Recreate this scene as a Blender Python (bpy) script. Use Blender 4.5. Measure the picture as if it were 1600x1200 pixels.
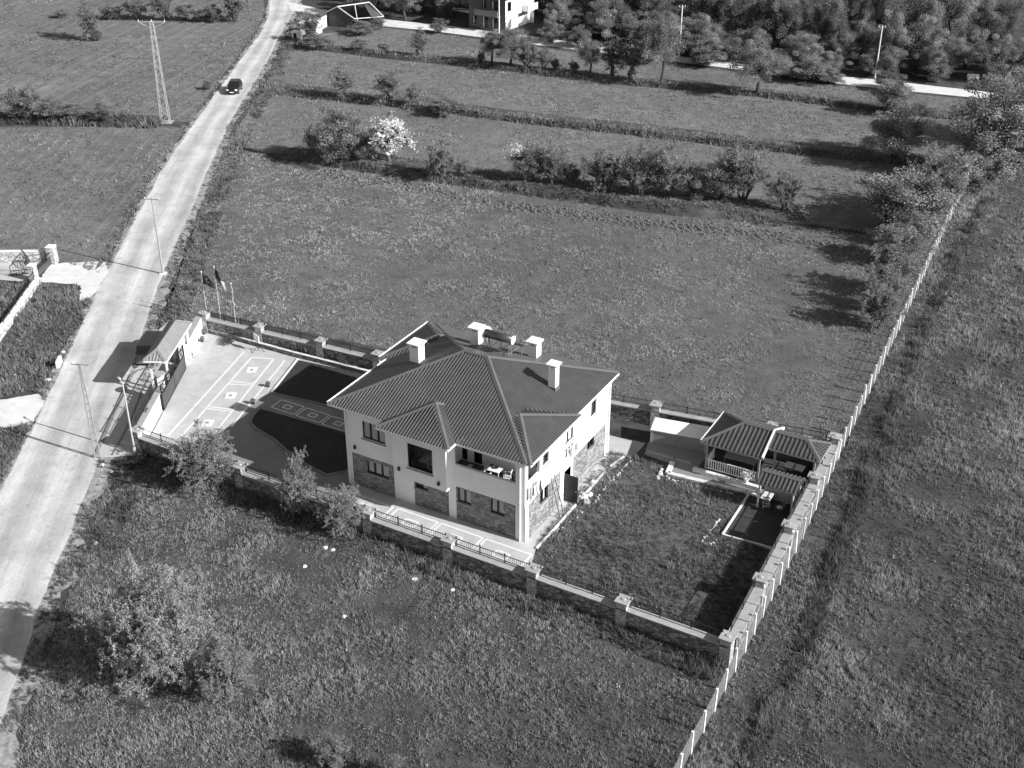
import bpy, math, random
import numpy as np
from mathutils import Vector

# ------------------------------------------------------------------ camera, sky, sun, exposure
scene = bpy.context.scene
for o in list(bpy.data.objects): bpy.data.objects.remove(o)
R = math.radians
FPX, PITCH, YAW, CAM = 1930.0, R(29.7), R(29.5), np.array([30.02, -54.69, 47.0])
cd = bpy.data.cameras.new('camera'); cam = bpy.data.objects.new('camera', cd); scene.collection.objects.link(cam)
cd.sensor_fit = 'HORIZONTAL'; cd.sensor_width = 36.0; cd.lens = FPX / 1600.0 * 36.0; cd.clip_start = 1.0; cd.clip_end = 3000.0
cam.location = CAM; cam.rotation_euler = (math.pi / 2 - PITCH, 0, YAW); scene.camera = cam
SUN_EL, SUN_AZ = R(30.0), R(3.5)                 # sun stands over +X, a little towards +Y
w = bpy.data.worlds.new('World'); scene.world = w; w.use_nodes = True
nt = w.node_tree; nt.nodes.clear()
sky = nt.nodes.new('ShaderNodeTexSky'); sky.sky_type = 'NISHITA'; sky.sun_disc = False
sky.sun_elevation = SUN_EL; sky.sun_rotation = R(90) - SUN_AZ
bw = nt.nodes.new('ShaderNodeRGBToBW'); bg = nt.nodes.new('ShaderNodeBackground'); wo = nt.nodes.new('ShaderNodeOutputWorld')
nt.links.new(sky.outputs[0], bw.inputs[0]); nt.links.new(bw.outputs[0], bg.inputs[0]); nt.links.new(bg.outputs[0], wo.inputs[0])
bg.inputs[1].default_value = 0.085
sl = bpy.data.lights.new('sun', 'SUN'); sl.energy = 5.0; sl.angle = R(0.53); sl.color = (1, 1, 1)
sun = bpy.data.objects.new('sun', sl); scene.collection.objects.link(sun)
sun.rotation_euler = Vector((-math.cos(SUN_EL) * math.cos(SUN_AZ), -math.cos(SUN_EL) * math.sin(SUN_AZ), -math.sin(SUN_EL))).to_track_quat('-Z', 'Y').to_euler()
sun.location = (60, 2, 60)
vs = scene.view_settings; vs.view_transform = 'Standard'; vs.look = 'None'; vs.exposure = 0.60; vs.gamma = 1.0; vs.use_curve_mapping = False

# ------------------------------------------------------------------ surveying: photograph pixel -> place on a level plane
_f = np.array([-math.sin(YAW) * math.cos(PITCH), math.cos(YAW) * math.cos(PITCH), -math.sin(PITCH)])
_r = np.array([math.cos(YAW), math.sin(YAW), 0.0]); _u = np.cross(_r, _f)
def P(x, y, z=0.0):
    d = _f + _r * ((x - 800) / FPX) - _u * ((y - 600) / FPX)
    return tuple(CAM + d * ((z - CAM[2]) / d[2]))
def P2(x, y, z=0.0): return P(x, y, z)[:2]
def ppm(p):
    return FPX / float(np.dot(np.array([p[0], p[1], p[2] if len(p) > 2 else 0]) - CAM, _f))
def top_z(b, ytop):                               # height whose top shows at picture row ytop over base b
    lo, hi = 0.0, 40.0
    for _ in range(40):
        m = (lo + hi) / 2; q = np.array([b[0], b[1], m]) - CAM
        yy = 600 - FPX * np.dot(q, _u) / np.dot(q, _f)
        if yy > ytop: lo = m
        else: hi = m
    return lo

# ------------------------------------------------------------------ helpers
col = scene.collection
rng = np.random.default_rng(7); random.seed(7)
class MB:
    def __init__(s): s.v = []; s.f = []
    def add(s, vs, fs):
        n = len(s.v); s.v += [tuple(map(float, v)) for v in vs]; s.f += [tuple(i + n for i in f) for f in fs]; return s
    def box(s, x0, x1, y0, y1, z0, z1):
        return s.add([(x0,y0,z0),(x1,y0,z0),(x1,y1,z0),(x0,y1,z0),(x0,y0,z1),(x1,y0,z1),(x1,y1,z1),(x0,y1,z1)],
                     [(3,2,1,0),(4,5,6,7),(0,1,5,4),(1,2,6,5),(2,3,7,6),(3,0,4,7)])
    def frus(s, x0, x1, y0, y1, z0, z1, t):
        return s.add([(x0,y0,z0),(x1,y0,z0),(x1,y1,z0),(x0,y1,z0),(x0+t,y0+t,z1),(x1-t,y0+t,z1),(x1-t,y1-t,z1),(x0+t,y1-t,z1)],
                     [(3,2,1,0),(4,5,6,7),(0,1,5,4),(1,2,6,5),(2,3,7,6),(3,0,4,7)])
    def prism(s, poly, z0, z1):
        n = len(poly)
        return s.add([(p[0],p[1],z0) for p in poly] + [(p[0],p[1],z1) for p in poly],
                     [tuple(range(n-1,-1,-1)), tuple(range(n,2*n))] + [(i,(i+1)%n,n+(i+1)%n,n+i) for i in range(n)])
    def sheet(s, poly, z): return s.add([(p[0],p[1],z) for p in poly], [tuple(range(len(poly)))])
    def quad(s, *p): return s.add(p, [tuple(range(len(p)))])
    def tube(s, a, b, r0, r1=None, n=6, cap=True):
        a, b = Vector(a), Vector(b); r1 = r0 if r1 is None else r1
        d = b - a
        if d.length < 1e-6: return s
        d.normalize(); x = d.orthogonal().normalized(); y = d.cross(x)
        vs = [a + (x*math.cos(t)+y*math.sin(t))*r0 for t in [2*math.pi*i/n for i in range(n)]]
        vs += [b + (x*math.cos(t)+y*math.sin(t))*r1 for t in [2*math.pi*i/n for i in range(n)]]
        fs = [(i,(i+1)%n,n+(i+1)%n,n+i) for i in range(n)]
        if cap: fs += [tuple(range(n-1,-1,-1)), tuple(range(n,2*n))]
        return s.add(vs, fs)
    def bar(s, a, b, w, h):                        # rectangular bar from a to b
        a, b = Vector(a), Vector(b); d = (b-a).normalized()
        up = Vector((0,0,1)) if abs(d.z) < .9 else Vector((1,0,0))
        x = d.cross(up).normalized()*(w/2); y = x.cross(d).normalized()*(h/2)
        return s.add([a-x-y,a+x-y,a+x+y,a-x+y,b-x-y,b+x-y,b+x+y,b-x+y],[(3,2,1,0),(4,5,6,7),(0,1,5,4),(1,2,6,5),(2,3,7,6),(3,0,4,7)])
    def strip(s, p, q, w, z):
        d = Vector((q[0]-p[0], q[1]-p[1])).normalized(); n = Vector((-d.y, d.x))*(w/2)
        return s.quad((p[0]-n.x,p[1]-n.y,z),(q[0]-n.x,q[1]-n.y,z),(q[0]+n.x,q[1]+n.y,z),(p[0]+n.x,p[1]+n.y,z))
    def mesh(s, name, mat):
        m = bpy.data.meshes.new(name); m.from_pydata(s.v, [], s.f)
        if mat: m.materials.append(mat)
        return m
    def build(s, name, mat, parent=None, smooth=False):
        m = s.mesh(name, mat); o = bpy.data.objects.new(name, m); col.objects.link(o)
        if smooth: m.shade_smooth()
        if parent: o.parent = parent
        return o
def tag(o, label=None, cat=None, group=None, kind=None):
    if label: o['label'] = label
    if cat: o['category'] = cat
    if group: o['group'] = group
    if kind: o['kind'] = kind
    return o
def thing(name, label, cat, loc=(0,0,0), rz=0.0, group=None):
    o = bpy.data.objects.new(name, None); col.objects.link(o); o.empty_display_size = .3
    o.location = loc if len(loc) == 3 else (loc[0], loc[1], 0); o.rotation_euler = (0,0,rz)
    return tag(o, label, cat, group)
def struct(o): o['kind'] = 'structure'; return o
def bevel(o, w=.02, seg=2):
    m = o.modifiers.new('bevel','BEVEL'); m.width = w; m.segments = seg; m.limit_method = 'ANGLE'; return o
def copy_tree(o, parent=None):
    c = o.copy(); col.objects.link(c); c.parent = parent
    for ch in list(o.children): copy_tree(ch, c)
    return c

# ------------------------------------------------------------------ materials (all grey: the photograph is black and white)
def mat(name, base, rough=.8, var=.15, scale=3.0, bump=0.0, bscale=None, spec=.3, metal=0.0, stretch=None, uv=False, detail=6, wear=0.0, wscale=.4):
    m = bpy.data.materials.new(name); m.use_nodes = True; t = m.node_tree; b = t.nodes['Principled BSDF']
    b.inputs['Roughness'].default_value = rough; b.inputs['Specular IOR Level'].default_value = spec; b.inputs['Metallic'].default_value = metal
    tc = t.nodes.new('ShaderNodeTexCoord'); src = tc.outputs['UV'] if uv else tc.outputs['Object']
    if stretch:
        mp = t.nodes.new('ShaderNodeMapping'); mp.inputs['Scale'].default_value = stretch; t.links.new(src, mp.inputs[0]); src = mp.outputs[0]
    n = t.nodes.new('ShaderNodeTexNoise'); n.inputs['Scale'].default_value = scale; n.inputs['Detail'].default_value = detail; n.inputs['Roughness'].default_value = .65
    t.links.new(src, n.inputs['Vector'])
    mr = t.nodes.new('ShaderNodeMapRange'); mr.inputs[1].default_value = .3; mr.inputs[2].default_value = .7
    mr.inputs[3].default_value = base*(1-var); mr.inputs[4].default_value = base*(1+var); t.links.new(n.outputs[0], mr.inputs[0])
    out = mr.outputs[0]
    if wear:
        n2 = t.nodes.new('ShaderNodeTexNoise'); n2.inputs['Scale'].default_value = wscale; n2.inputs['Detail'].default_value = 8; n2.inputs['Roughness'].default_value = .7
        t.links.new(src, n2.inputs['Vector'])
        r2 = t.nodes.new('ShaderNodeMapRange'); r2.inputs[1].default_value = .35; r2.inputs[2].default_value = .68; r2.inputs[3].default_value = 1-wear; r2.inputs[4].default_value = 1+wear*.4
        t.links.new(n2.outputs[0], r2.inputs[0])
        mu = t.nodes.new('ShaderNodeMath'); mu.operation = 'MULTIPLY'; t.links.new(out, mu.inputs[0]); t.links.new(r2.outputs[0], mu.inputs[1]); out = mu.outputs[0]
    t.links.new(out, b.inputs['Base Color'])
    if bump:
        bn = t.nodes.new('ShaderNodeTexNoise'); bn.inputs['Scale'].default_value = bscale or scale*4; bn.inputs['Detail'].default_value = 8; t.links.new(src, bn.inputs['Vector'])
        bp = t.nodes.new('ShaderNodeBump'); bp.inputs['Strength'].default_value = 1.0; bp.inputs['Distance'].default_value = bump
        t.links.new(bn.outputs[0], bp.inputs['Height']); t.links.new(bp.outputs[0], b.inputs['Normal'])
    return m
def stone_mat(name, base, cell=3.0, var=.5, bump=.05):
    m = bpy.data.materials.new(name); m.use_nodes = True; t = m.node_tree; b = t.nodes['Principled BSDF']
    b.inputs['Roughness'].default_value = .9; b.inputs['Specular IOR Level'].default_value = .2
    tc = t.nodes.new('ShaderNodeTexCoord'); mp = t.nodes.new('ShaderNodeMapping'); mp.inputs['Scale'].default_value = (1,1,1.7); t.links.new(tc.outputs['Object'], mp.inputs[0])
    dn = t.nodes.new('ShaderNodeTexNoise'); dn.inputs['Scale'].default_value = 2.5; t.links.new(mp.outputs[0], dn.inputs['Vector'])
    mx = t.nodes.new('ShaderNodeMix'); mx.data_type = 'VECTOR'; mx.inputs[0].default_value = .12; t.links.new(mp.outputs[0], mx.inputs[4]); t.links.new(dn.outputs['Color'], mx.inputs[5])
    v = t.nodes.new('ShaderNodeTexVoronoi'); v.inputs['Scale'].default_value = cell; t.links.new(mx.outputs[1], v.inputs['Vector'])
    e = t.nodes.new('ShaderNodeTexVoronoi'); e.feature = 'DISTANCE_TO_EDGE'; e.inputs['Scale'].default_value = cell; t.links.new(mx.outputs[1], e.inputs['Vector'])
    bw = t.nodes.new('ShaderNodeRGBToBW'); t.links.new(v.outputs['Color'], bw.inputs[0])
    mr = t.nodes.new('ShaderNodeMapRange'); mr.inputs[1].default_value = .15; mr.inputs[2].default_value = .85; mr.inputs[3].default_value = base*(1-var*.6); mr.inputs[4].default_value = base*(1+var)
    t.links.new(bw.outputs[0], mr.inputs[0])
    n = t.nodes.new('ShaderNodeTexNoise'); n.inputs['Scale'].default_value = 9; n.inputs['Detail'].default_value = 6; t.links.new(tc.outputs['Object'], n.inputs['Vector'])
    mu = t.nodes.new('ShaderNodeMath'); mu.operation = 'MULTIPLY'; t.links.new(mr.outputs[0], mu.inputs[0])
    r2 = t.nodes.new('ShaderNodeMapRange'); r2.inputs[3].default_value = .65; r2.inputs[4].default_value = 1.35; t.links.new(n.outputs[0], r2.inputs[0]); t.links.new(r2.outputs[0], mu.inputs[1])
    er = t.nodes.new('ShaderNodeMapRange'); er.inputs[1].default_value = .0; er.inputs[2].default_value = .09; t.links.new(e.outputs['Distance'], er.inputs[0])
    mc = t.nodes.new('ShaderNodeMix'); mc.data_type = 'FLOAT'; mc.inputs[2].default_value = base*.8; t.links.new(er.outputs[0], mc.inputs[0]); t.links.new(mu.outputs[0], mc.inputs[3])
    t.links.new(mc.outputs[0], b.inputs['Base Color'])
    bp = t.nodes.new('ShaderNodeBump'); bp.inputs['Distance'].default_value = bump; t.links.new(er.outputs[0], bp.inputs['Height']); t.links.new(bp.outputs[0], b.inputs['Normal'])
    return m
def leaf_mat(name, base, trans=.35, attr='tone'):
    m = bpy.data.materials.new(name); m.use_nodes = True; t = m.node_tree; t.nodes.clear()
    at = t.nodes.new('ShaderNodeAttribute'); at.attribute_name = attr
    mu = t.nodes.new('ShaderNodeMath'); mu.operation = 'MULTIPLY'; mu.inputs[1].default_value = base; t.links.new(at.outputs['Fac'], mu.inputs[0])
    d = t.nodes.new('ShaderNodeBsdfDiffuse'); tr = t.nodes.new('ShaderNodeBsdfTranslucent'); mx = t.nodes.new('ShaderNodeMixShader'); mx.inputs[0].default_value = trans
    o = t.nodes.new('ShaderNodeOutputMaterial')
    t.links.new(mu.outputs[0], d.inputs[0]); t.links.new(mu.outputs[0], tr.inputs[0]); t.links.new(d.outputs[0], mx.inputs[1]); t.links.new(tr.outputs[0], mx.inputs[2]); t.links.new(mx.outputs[0], o.inputs[0])
    return m
def glass_mat(name, tint=.02):
    m = bpy.data.materials.new(name); m.use_nodes = True; t = m.node_tree; t.nodes.clear()
    tr = t.nodes.new('ShaderNodeBsdfTransparent'); tr.inputs[0].default_value = (.92,.92,.92,1)
    g = t.nodes.new('ShaderNodeBsdfGlossy'); g.inputs['Roughness'].default_value = .05; g.inputs[0].default_value = (.9,.9,.9,1)
    f = t.nodes.new('ShaderNodeFresnel'); f.inputs[0].default_value = 1.5; mx = t.nodes.new('ShaderNodeMixShader'); o = t.nodes.new('ShaderNodeOutputMaterial')
    t.links.new(f.outputs[0], mx.inputs[0]); t.links.new(tr.outputs[0], mx.inputs[1]); t.links.new(g.outputs[0], mx.inputs[2]); t.links.new(mx.outputs[0], o.inputs[0])
    return m
M = dict(
    earth=mat("earth", .075, .95, .35, .6, .04, 5, spec=.1, wear=.3, wscale=.15),
    meadowsoil=mat('meadow_soil', .125, .95, .25, .6, .04, 5, spec=.1, wear=.25, wscale=.12), clod=mat('clod', .125, .95, .3, 4, spec=.1),
    soil=mat('soil', .10, .95, .35, 2.0, .05, 9, spec=.1),
    field=mat('field_soil', .17, .95, .25, .5, .05, 4, spec=.1, wear=.25, wscale=.08),
    road=mat('road_dust', .46, .9, .15, 1.1, .015, 25, spec=.2, stretch=(1,.10,1), uv=True, wear=.18, wscale=.9),
    gravel=mat('road_gravel', .34, .95, .45, 3.0, .03, 20, spec=.1, wear=.35, wscale=1.0),
    concrete=mat('concrete', .48, .85, .06, 2.2, .006, 30, spec=.25, wear=.16, wscale=.8),
    whiteconc=mat('white_concrete', .66, .85, .10, 1.6, .006, 30, spec=.25, wear=.16, wscale=.7),
    pave=mat('paving', .23, .85, .08, 2.5, .004, 30, spec=.25, wear=.12, wscale=.6),  # paving colour, lowered to deepen the house's shade on the forecourt
    mark=mat('white_paving', .70, .8, .05, 4, spec=.25, wear=.1, wscale=1.5),
    plaster=mat('white_plaster', .86, .85, .025, 1.2, .002, 60, spec=.2, wear=.05, wscale=.5),
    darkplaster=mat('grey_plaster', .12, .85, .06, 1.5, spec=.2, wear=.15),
    coping=mat('coping', .36, .85, .10, 2.0, .006, 20, spec=.25, wear=.18, wscale=1.5),
    lightcop=mat('light_stone', .72, .85, .12, 3.0, .01, 14, spec=.25, wear=.2, wscale=2),
    stone=stone_mat('stone_cladding', .24, 3.2, .55, .03),
    rubble=stone_mat('rubble_stone', .20, 3.0, .7, .06),
    palestone=stone_mat('pale_rubble', .50, 2.6, .45, .07),
    roof=mat('roof_sheet', .078, .42, .10, 1.0, spec=.6, wear=.12, wscale=.5),
    roofdark=mat('roof_sheet_dark', .075, .6, .12, 1.0, spec=.3, wear=.15, wscale=.5),
    ridge=mat('ridge_metal', .115, .42, .10, 1.5, spec=.6, wear=.12),
    frame=mat('dark_frame', .018, .5, .2, 3, spec=.4),
    iron=mat('black_iron', .022, .6, .3, 5, spec=.4),
    doormetal=mat('door_metal', .03, .5, .15, 2, spec=.4),
    gate=mat('gate_metal', .07, .5, .15, 2, spec=.4, wear=.2),
    glass=glass_mat('glass'), curtain=mat('curtain', .85, .9, .10, 6, stretch=(6,6,.5)),
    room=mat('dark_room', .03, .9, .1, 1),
    wood=mat('grey_wood', .28, .8, .2, 4, spec=.2, stretch=(1,1,6)),
    whitemet=mat('white_metal', .75, .45, .06, 3, spec=.4, wear=.1, wscale=2),
    greymet=mat('grey_metal', .22, .45, .12, 3, spec=.5),
    galv=mat('galvanised', .55, .5, .1, 4, spec=.5, metal=.2),
    plastic=mat('white_plastic', .78, .5, .04, 4, spec=.4),
    steel=mat('tank_steel', .13, .3, .05, 3, spec=.6, metal=.7),
    solar=mat('solar_absorber', .015, .2, .2, 3, spec=.6),
    carblack=mat('black_paint', .012, .22, .1, 2, spec=.6), carwhite=mat('van_paint', .16, .3, .05, 2, spec=.5),
    rubber=mat('tyre_rubber', .02, .8, .2, 6), chrome=mat('chrome', .7, .2, .05, 3, metal=.9),
    lampglass=mat('lamp_glass', .85, .2, .05, 3, spec=.6),
    bark=mat('bark', .07, .95, .3, 6, .02, 20, spec=.1, stretch=(1,1,.3)), palebark=mat('pale_bark', .11, .95, .3, 6, .02, 20, spec=.1, stretch=(1,1,.3)),
    leaf=leaf_mat('foliage', .28, .45), blossom=leaf_mat('blossom', .75, .35), grass=leaf_mat('grass_blades', .20, .4),
    canopyroof=mat('canopy_sheet', .26, .45, .10, 1.5, spec=.5, wear=.1), pillar=stone_mat('pale_pillar', .42, 4.0, .4, .03),
    cloth=mat('laundry', .25, .9, .6, 3), clothdark=mat('dark_cloth', .05, .9, .3, 5), clothlight=mat('light_cloth', .7, .9, .1, 5),
    rock=mat('pale_rock', .62, .95, .2, 5, .03, 10), lawn=mat('lawn_turf', .055, .95, .25, 4, .03, 60, spec=.1, wear=.2, wscale=.6),
    darkslab=mat('dark_slab', .055, .85, .2, 2, .004, 30, wear=.3, wscale=.8), concpost=mat('concrete_post', .80, .85, .08, 5, .006, 30),
    wire=mat('wire_mesh', .50, .6, .1, 5, spec=.4), flagdark=mat('flag_dark', .05, .8, .1, 3), water=mat('pale_tarp', .7, .5, .06, 3),
)
def road_mat():
    m = bpy.data.materials.new('road_surface'); m.use_nodes = True; t = m.node_tree; b = t.nodes['Principled BSDF']; b.inputs['Roughness'].default_value = .92; b.inputs['Specular IOR Level'].default_value = .2
    tc = t.nodes.new('ShaderNodeTexCoord'); mp = t.nodes.new('ShaderNodeMapping'); mp.inputs['Scale'].default_value = (1,.05,1); t.links.new(tc.outputs['UV'], mp.inputs[0])
    def noise(src, sc, lo, hi, det=6, a=.3, c=.7):
        n = t.nodes.new('ShaderNodeTexNoise'); n.inputs['Scale'].default_value = sc; n.inputs['Detail'].default_value = det; n.inputs['Roughness'].default_value = .7; t.links.new(src, n.inputs['Vector'])
        r = t.nodes.new('ShaderNodeMapRange'); r.inputs[1].default_value = a; r.inputs[2].default_value = c; r.inputs[3].default_value = lo; r.inputs[4].default_value = hi; t.links.new(n.outputs[0], r.inputs[0]); return r.outputs[0], n.outputs[0]
    def mul(x, y):
        q = t.nodes.new('ShaderNodeMath'); q.operation = 'MULTIPLY'; t.links.new(x, q.inputs[0])
        if isinstance(y, float): q.inputs[1].default_value = y
        else: t.links.new(y, q.inputs[1])
        return q.outputs[0]
    st, _ = noise(mp.outputs[0], 1.6, .80, 1.12); fine, fr_ = noise(tc.outputs['Object'], 5.0, .86, 1.12, 8); big, _ = noise(tc.outputs['Object'], .22, .80, 1.08, 5, .35, .6); pit, _ = noise(tc.outputs['Object'], 1.3, .72, 1.0, 4, .30, .42)
    sx = t.nodes.new('ShaderNodeSeparateXYZ'); t.links.new(tc.outputs['UV'], sx.inputs[0])
    wob = t.nodes.new('ShaderNodeTexNoise'); wob.inputs['Scale'].default_value = .25; t.links.new(mp.outputs[0], wob.inputs['Vector'])
    ad = t.nodes.new('ShaderNodeMath'); ad.operation = 'MULTIPLY_ADD'; ad.inputs[1].default_value = 2.1; t.links.new(sx.outputs[0], ad.inputs[0]); t.links.new(wob.outputs[0], ad.inputs[2])
    sn = t.nodes.new('ShaderNodeMath'); sn.operation = 'SINE'; t.links.new(ad.outputs[0], sn.inputs[0]); tr = t.nodes.new('ShaderNodeMapRange'); tr.inputs[1].default_value = -1; tr.inputs[2].default_value = 1; tr.inputs[3].default_value = .82; tr.inputs[4].default_value = 1.10; t.links.new(sn.outputs[0], tr.inputs[0])
    o = mul(mul(mul(mul(mul(st, fine), big), pit), tr.outputs[0]), .52); t.links.new(o, b.inputs['Base Color'])
    bp_ = t.nodes.new('ShaderNodeBump'); bp_.inputs['Distance'].default_value = .02; t.links.new(fr_, bp_.inputs['Height']); t.links.new(bp_.outputs[0], b.inputs['Normal']); return m
M['road'] = road_mat()
MARK = 0.012
# ------------------------------------------------------------------ noise + polygon tests for scattering
_lat = rng.random((256,256))
def vnoise(x, y, s, k=0):
    x = np.asarray(x)/s + 37.3*k + 1000; y = np.asarray(y)/s + 11.7*k + 1000
    i = np.floor(x).astype(int); j = np.floor(y).astype(int); fx = x-i; fy = y-j; fx = fx*fx*(3-2*fx); fy = fy*fy*(3-2*fy)
    g = lambda a, b: _lat[a % 256, b % 256]
    return (g(i,j)*(1-fx)+g(i+1,j)*fx)*(1-fy)+(g(i,j+1)*(1-fx)+g(i+1,j+1)*fx)*fy
def fbm(x, y, s, k=0): return (vnoise(x,y,s,k)*.5+vnoise(x,y,s/2.3,k+1)*.3+vnoise(x,y,s/5.1,k+2)*.2)
def inside(px, py, poly):
    r = np.zeros(len(px), bool); n = len(poly)
    for i in range(n):
        x0,y0 = poly[i][:2]; x1,y1 = poly[(i+1)%n][:2]
        if y0 == y1: continue
        c = ((y0 > py) != (y1 > py)) & (px < (x1-x0)*(py-y0)/(y1-y0)+x0); r ^= c
    return r
def mesh_np(name, verts, loops, per, material, tone=None):
    m = bpy.data.meshes.new(name); nf = len(loops)//per
    m.vertices.add(len(verts)); m.vertices.foreach_set('co', np.ascontiguousarray(verts, np.float32).ravel())
    m.loops.add(len(loops)); m.loops.foreach_set('vertex_index', np.ascontiguousarray(loops, np.int32))
    m.polygons.add(nf); m.polygons.foreach_set('loop_start', np.arange(nf, dtype=np.int32)*per)
    if tone is not None:
        a = m.attributes.new('tone', 'FLOAT', 'FACE'); a.data.foreach_set('value', np.ascontiguousarray(tone, np.float32))
    m.materials.append(material); m.update(calc_edges=True); return m

# ------------------------------------------------------------------ ground, fields, roads
mb = MB(); S = 1500.0; mb.quad((-S,-S,0),(S,-S,0),(S,S,0),(-S,S,0)); struct(mb.build('ground', M['earth']))
def resample(pts, n):
    p = np.array(pts, float); d = np.r_[0, np.cumsum(np.hypot(*np.diff(p, axis=0).T))]; s = np.linspace(0, d[-1], n)
    return np.stack([np.interp(s, d, p[:,0]), np.interp(s, d, p[:,1])], 1)
def ribbon(name, left, right, z, material, n=160, jit=0.25, cross=6, seed=0):
    L, Rr = resample(left, n), resample(right, n)
    k = np.arange(n)
    L = L + (L-Rr)/np.linalg.norm(L-Rr, axis=1)[:,None]*((fbm(k*1.0, k*0+seed, 5)-.5)*2*jit)[:,None]
    Rr = Rr + (Rr-L)/np.linalg.norm(L-Rr, axis=1)[:,None]*((fbm(k*1.0, k*0+seed+50, 5)-.5)*2*jit)[:,None]
    v = []; f = []; uv = []; dist = np.r_[0, np.cumsum(np.hypot(*np.diff((L+Rr)/2, axis=0).T))]
    for i in range(n):
        for j in range(cross+1):
            t = j/cross; q = L[i]*(1-t)+Rr[i]*t; v.append((q[0], q[1], z)); uv.append((t*6, dist[i]))
    for i in range(n-1):
        for j in range(cross):
            a = i*(cross+1)+j; f.append((a, a+1, a+cross+2, a+cross+1))
    m = bpy.data.meshes.new(name); m.from_pydata(v, [], f); m.materials.append(material)
    ul = m.uv_layers.new(name='UVMap')
    for lp in m.loops: ul.data[lp.index].uv = uv[lp.vertex_index]
    o = bpy.data.objects.new(name, m); col.objects.link(o); return struct(o)
_rl = [(-260,1290),(-80,920),(0,770),(80,610),(165,430),(222,322),(250,270),(303,192),(342,141),(379,90),(407,50),(419,25),(421,0),(412,-40),(380,-90)]
_rr = [(-60,1320),(0,1140),(58,960),(103,850),(143,745),(196,600),(246,450),(300,325),(324,270),(358,192),(390,141),(420,90),(440,50),(460,18),(470,-8),(470,-45),(440,-90)]
road_l = [P2(*q) for q in _rl]; road_r = [P2(*q) for q in _rr]
shoul_l = [P2(x-3-.008*max(y,0), y-2) for x, y in _rl]; shoul_r = [P2(x+5+.028*max(y,0), y) for x, y in _rr]
ribbon('road_shoulder', shoul_l, shoul_r, .004, M['gravel'], 700, .9, 4, 3)
ribbon('road', road_l, road_r, .010, M['road'], 420, .22, 8, 9)
ribbon('farm_lane', [P2(*q) for q in [(448,2),(500,14),(580,28),(680,38),(765,48),(900,66),(1000,80),(1100,93),(1180,102),(1300,118),(1440,132),(1560,146),(1680,158)]],
       [P2(*q) for q in [(455,16),(500,24),(580,39),(680,49),(765,60),(900,78),(1000,90),(1100,102),(1180,112),(1300,130),(1440,145),(1560,156),(1680,168)]], .014, M['whiteconc'], 160, .3, 3, 21)
def patch(name, px, z, material, jit=.0, z0=0.0):
    pts = [P2(*q) for q in px]; 
    if jit:
        p = resample(pts+[pts[0]], max(24, int(len(pts)*8)))[:-1]; p = p + (rng.random(p.shape)-.5)*2*jit; pts = [tuple(q) for q in p]
    return struct(MB().sheet(pts, z).build(name, material))
patch('driveway_apron', [(78,412),(165,408),(170,425),(146,462),(124,471),(127,446),(118,444),(60,441)], .018, M['whiteconc'], .10)
patch('driveway_apron', [(-40,632),(20,622),(62,614),(70,628),(50,662),(15,668),(-40,670)], .018, M['whiteconc'], .10)
patch('neighbour_yard', [(-60,409),(74,408),(60,432),(30,440),(-60,432)], .018, M['concrete'])
FIELD = dict(
    front=[(-20,1330),(40,1140),(95,965),(140,855),(170,740),(215,712),(590,832),(1140,1035),(1077,1181),(1010,1330)],
    right=[(1150,1040),(1195,956),(1250,849),(1280,783),(1315,704),(1355,620),(1510,292),(1530,255),(1600,215),(1760,190),(1800,1330),(1020,1330)],
    meadow=[(225,600),(272,450),(318,312),(352,228),(420,244),(660,278),(900,312),(1150,342),(1360,368),(1490,330),(1355,618),(1300,690),(1010,650),(600,545),(318,486),(225,575)],
    terrace_a=[(356,222),(412,140),(600,165),(720,180),(1000,212),(1300,246),(1500,262),(1505,300),(1370,365),(1150,335),(900,305),(660,272),(420,240)],
    terrace_b=[(412,136),(447,70),(600,90),(750,106),(950,130),(1180,150),(1400,178),(1540,190),(1540,258),(1300,242),(1000,208),(720,175),(600,160)],
    terrace_c=[(450,66),(510,52),(600,43),(680,52),(765,64),(900,82),(1100,106),(1300,133),(1560,160),(1540,186),(1400,174),(1180,146),(950,126),(750,102),(600,86)],
    left_low=[(-200,200),(255,198),(292,200),(243,266),(213,320),(154,426),(92,408),(78,400),(-200,402)],
    left_up=[(-200,-40),(404,-40),(414,17),(400,48),(370,88),(332,140),(297,190),(-200,188)],
    verge=[(-60,600),(0,540),(60,445),(122,448),(122,474),(144,466),(60,605),(15,618),(-60,628)],
    verge_b=[(-60,672),(48,668),(12,742),(-60,850)],
    inner_yard=[(-60,436),(28,442),(52,446),(0,530),(-60,600)],
    garden=[(845,842),(953,706),(1000,716),(1060,745),(1170,770),(1128,838),(1195,852),(1140,1003),(826,893)],
)
FW = {k: [P2(*q) for q in v] for k, v in FIELD.items()}
for k in ('left_low', 'left_up'): struct(MB().sheet(FW[k], .006).build('ploughed_field', M['field']))
for k in ('terrace_a', 'terrace_b', 'terrace_c'): struct(MB().sheet(FW[k], .006).build('grass_terrace', M['field']))
struct(MB().sheet(FW['meadow'], .006).build('meadow_ground', M['meadowsoil']))
struct(MB().sheet(FW['garden'], .006).build('garden_soil', M['soil']))

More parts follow.
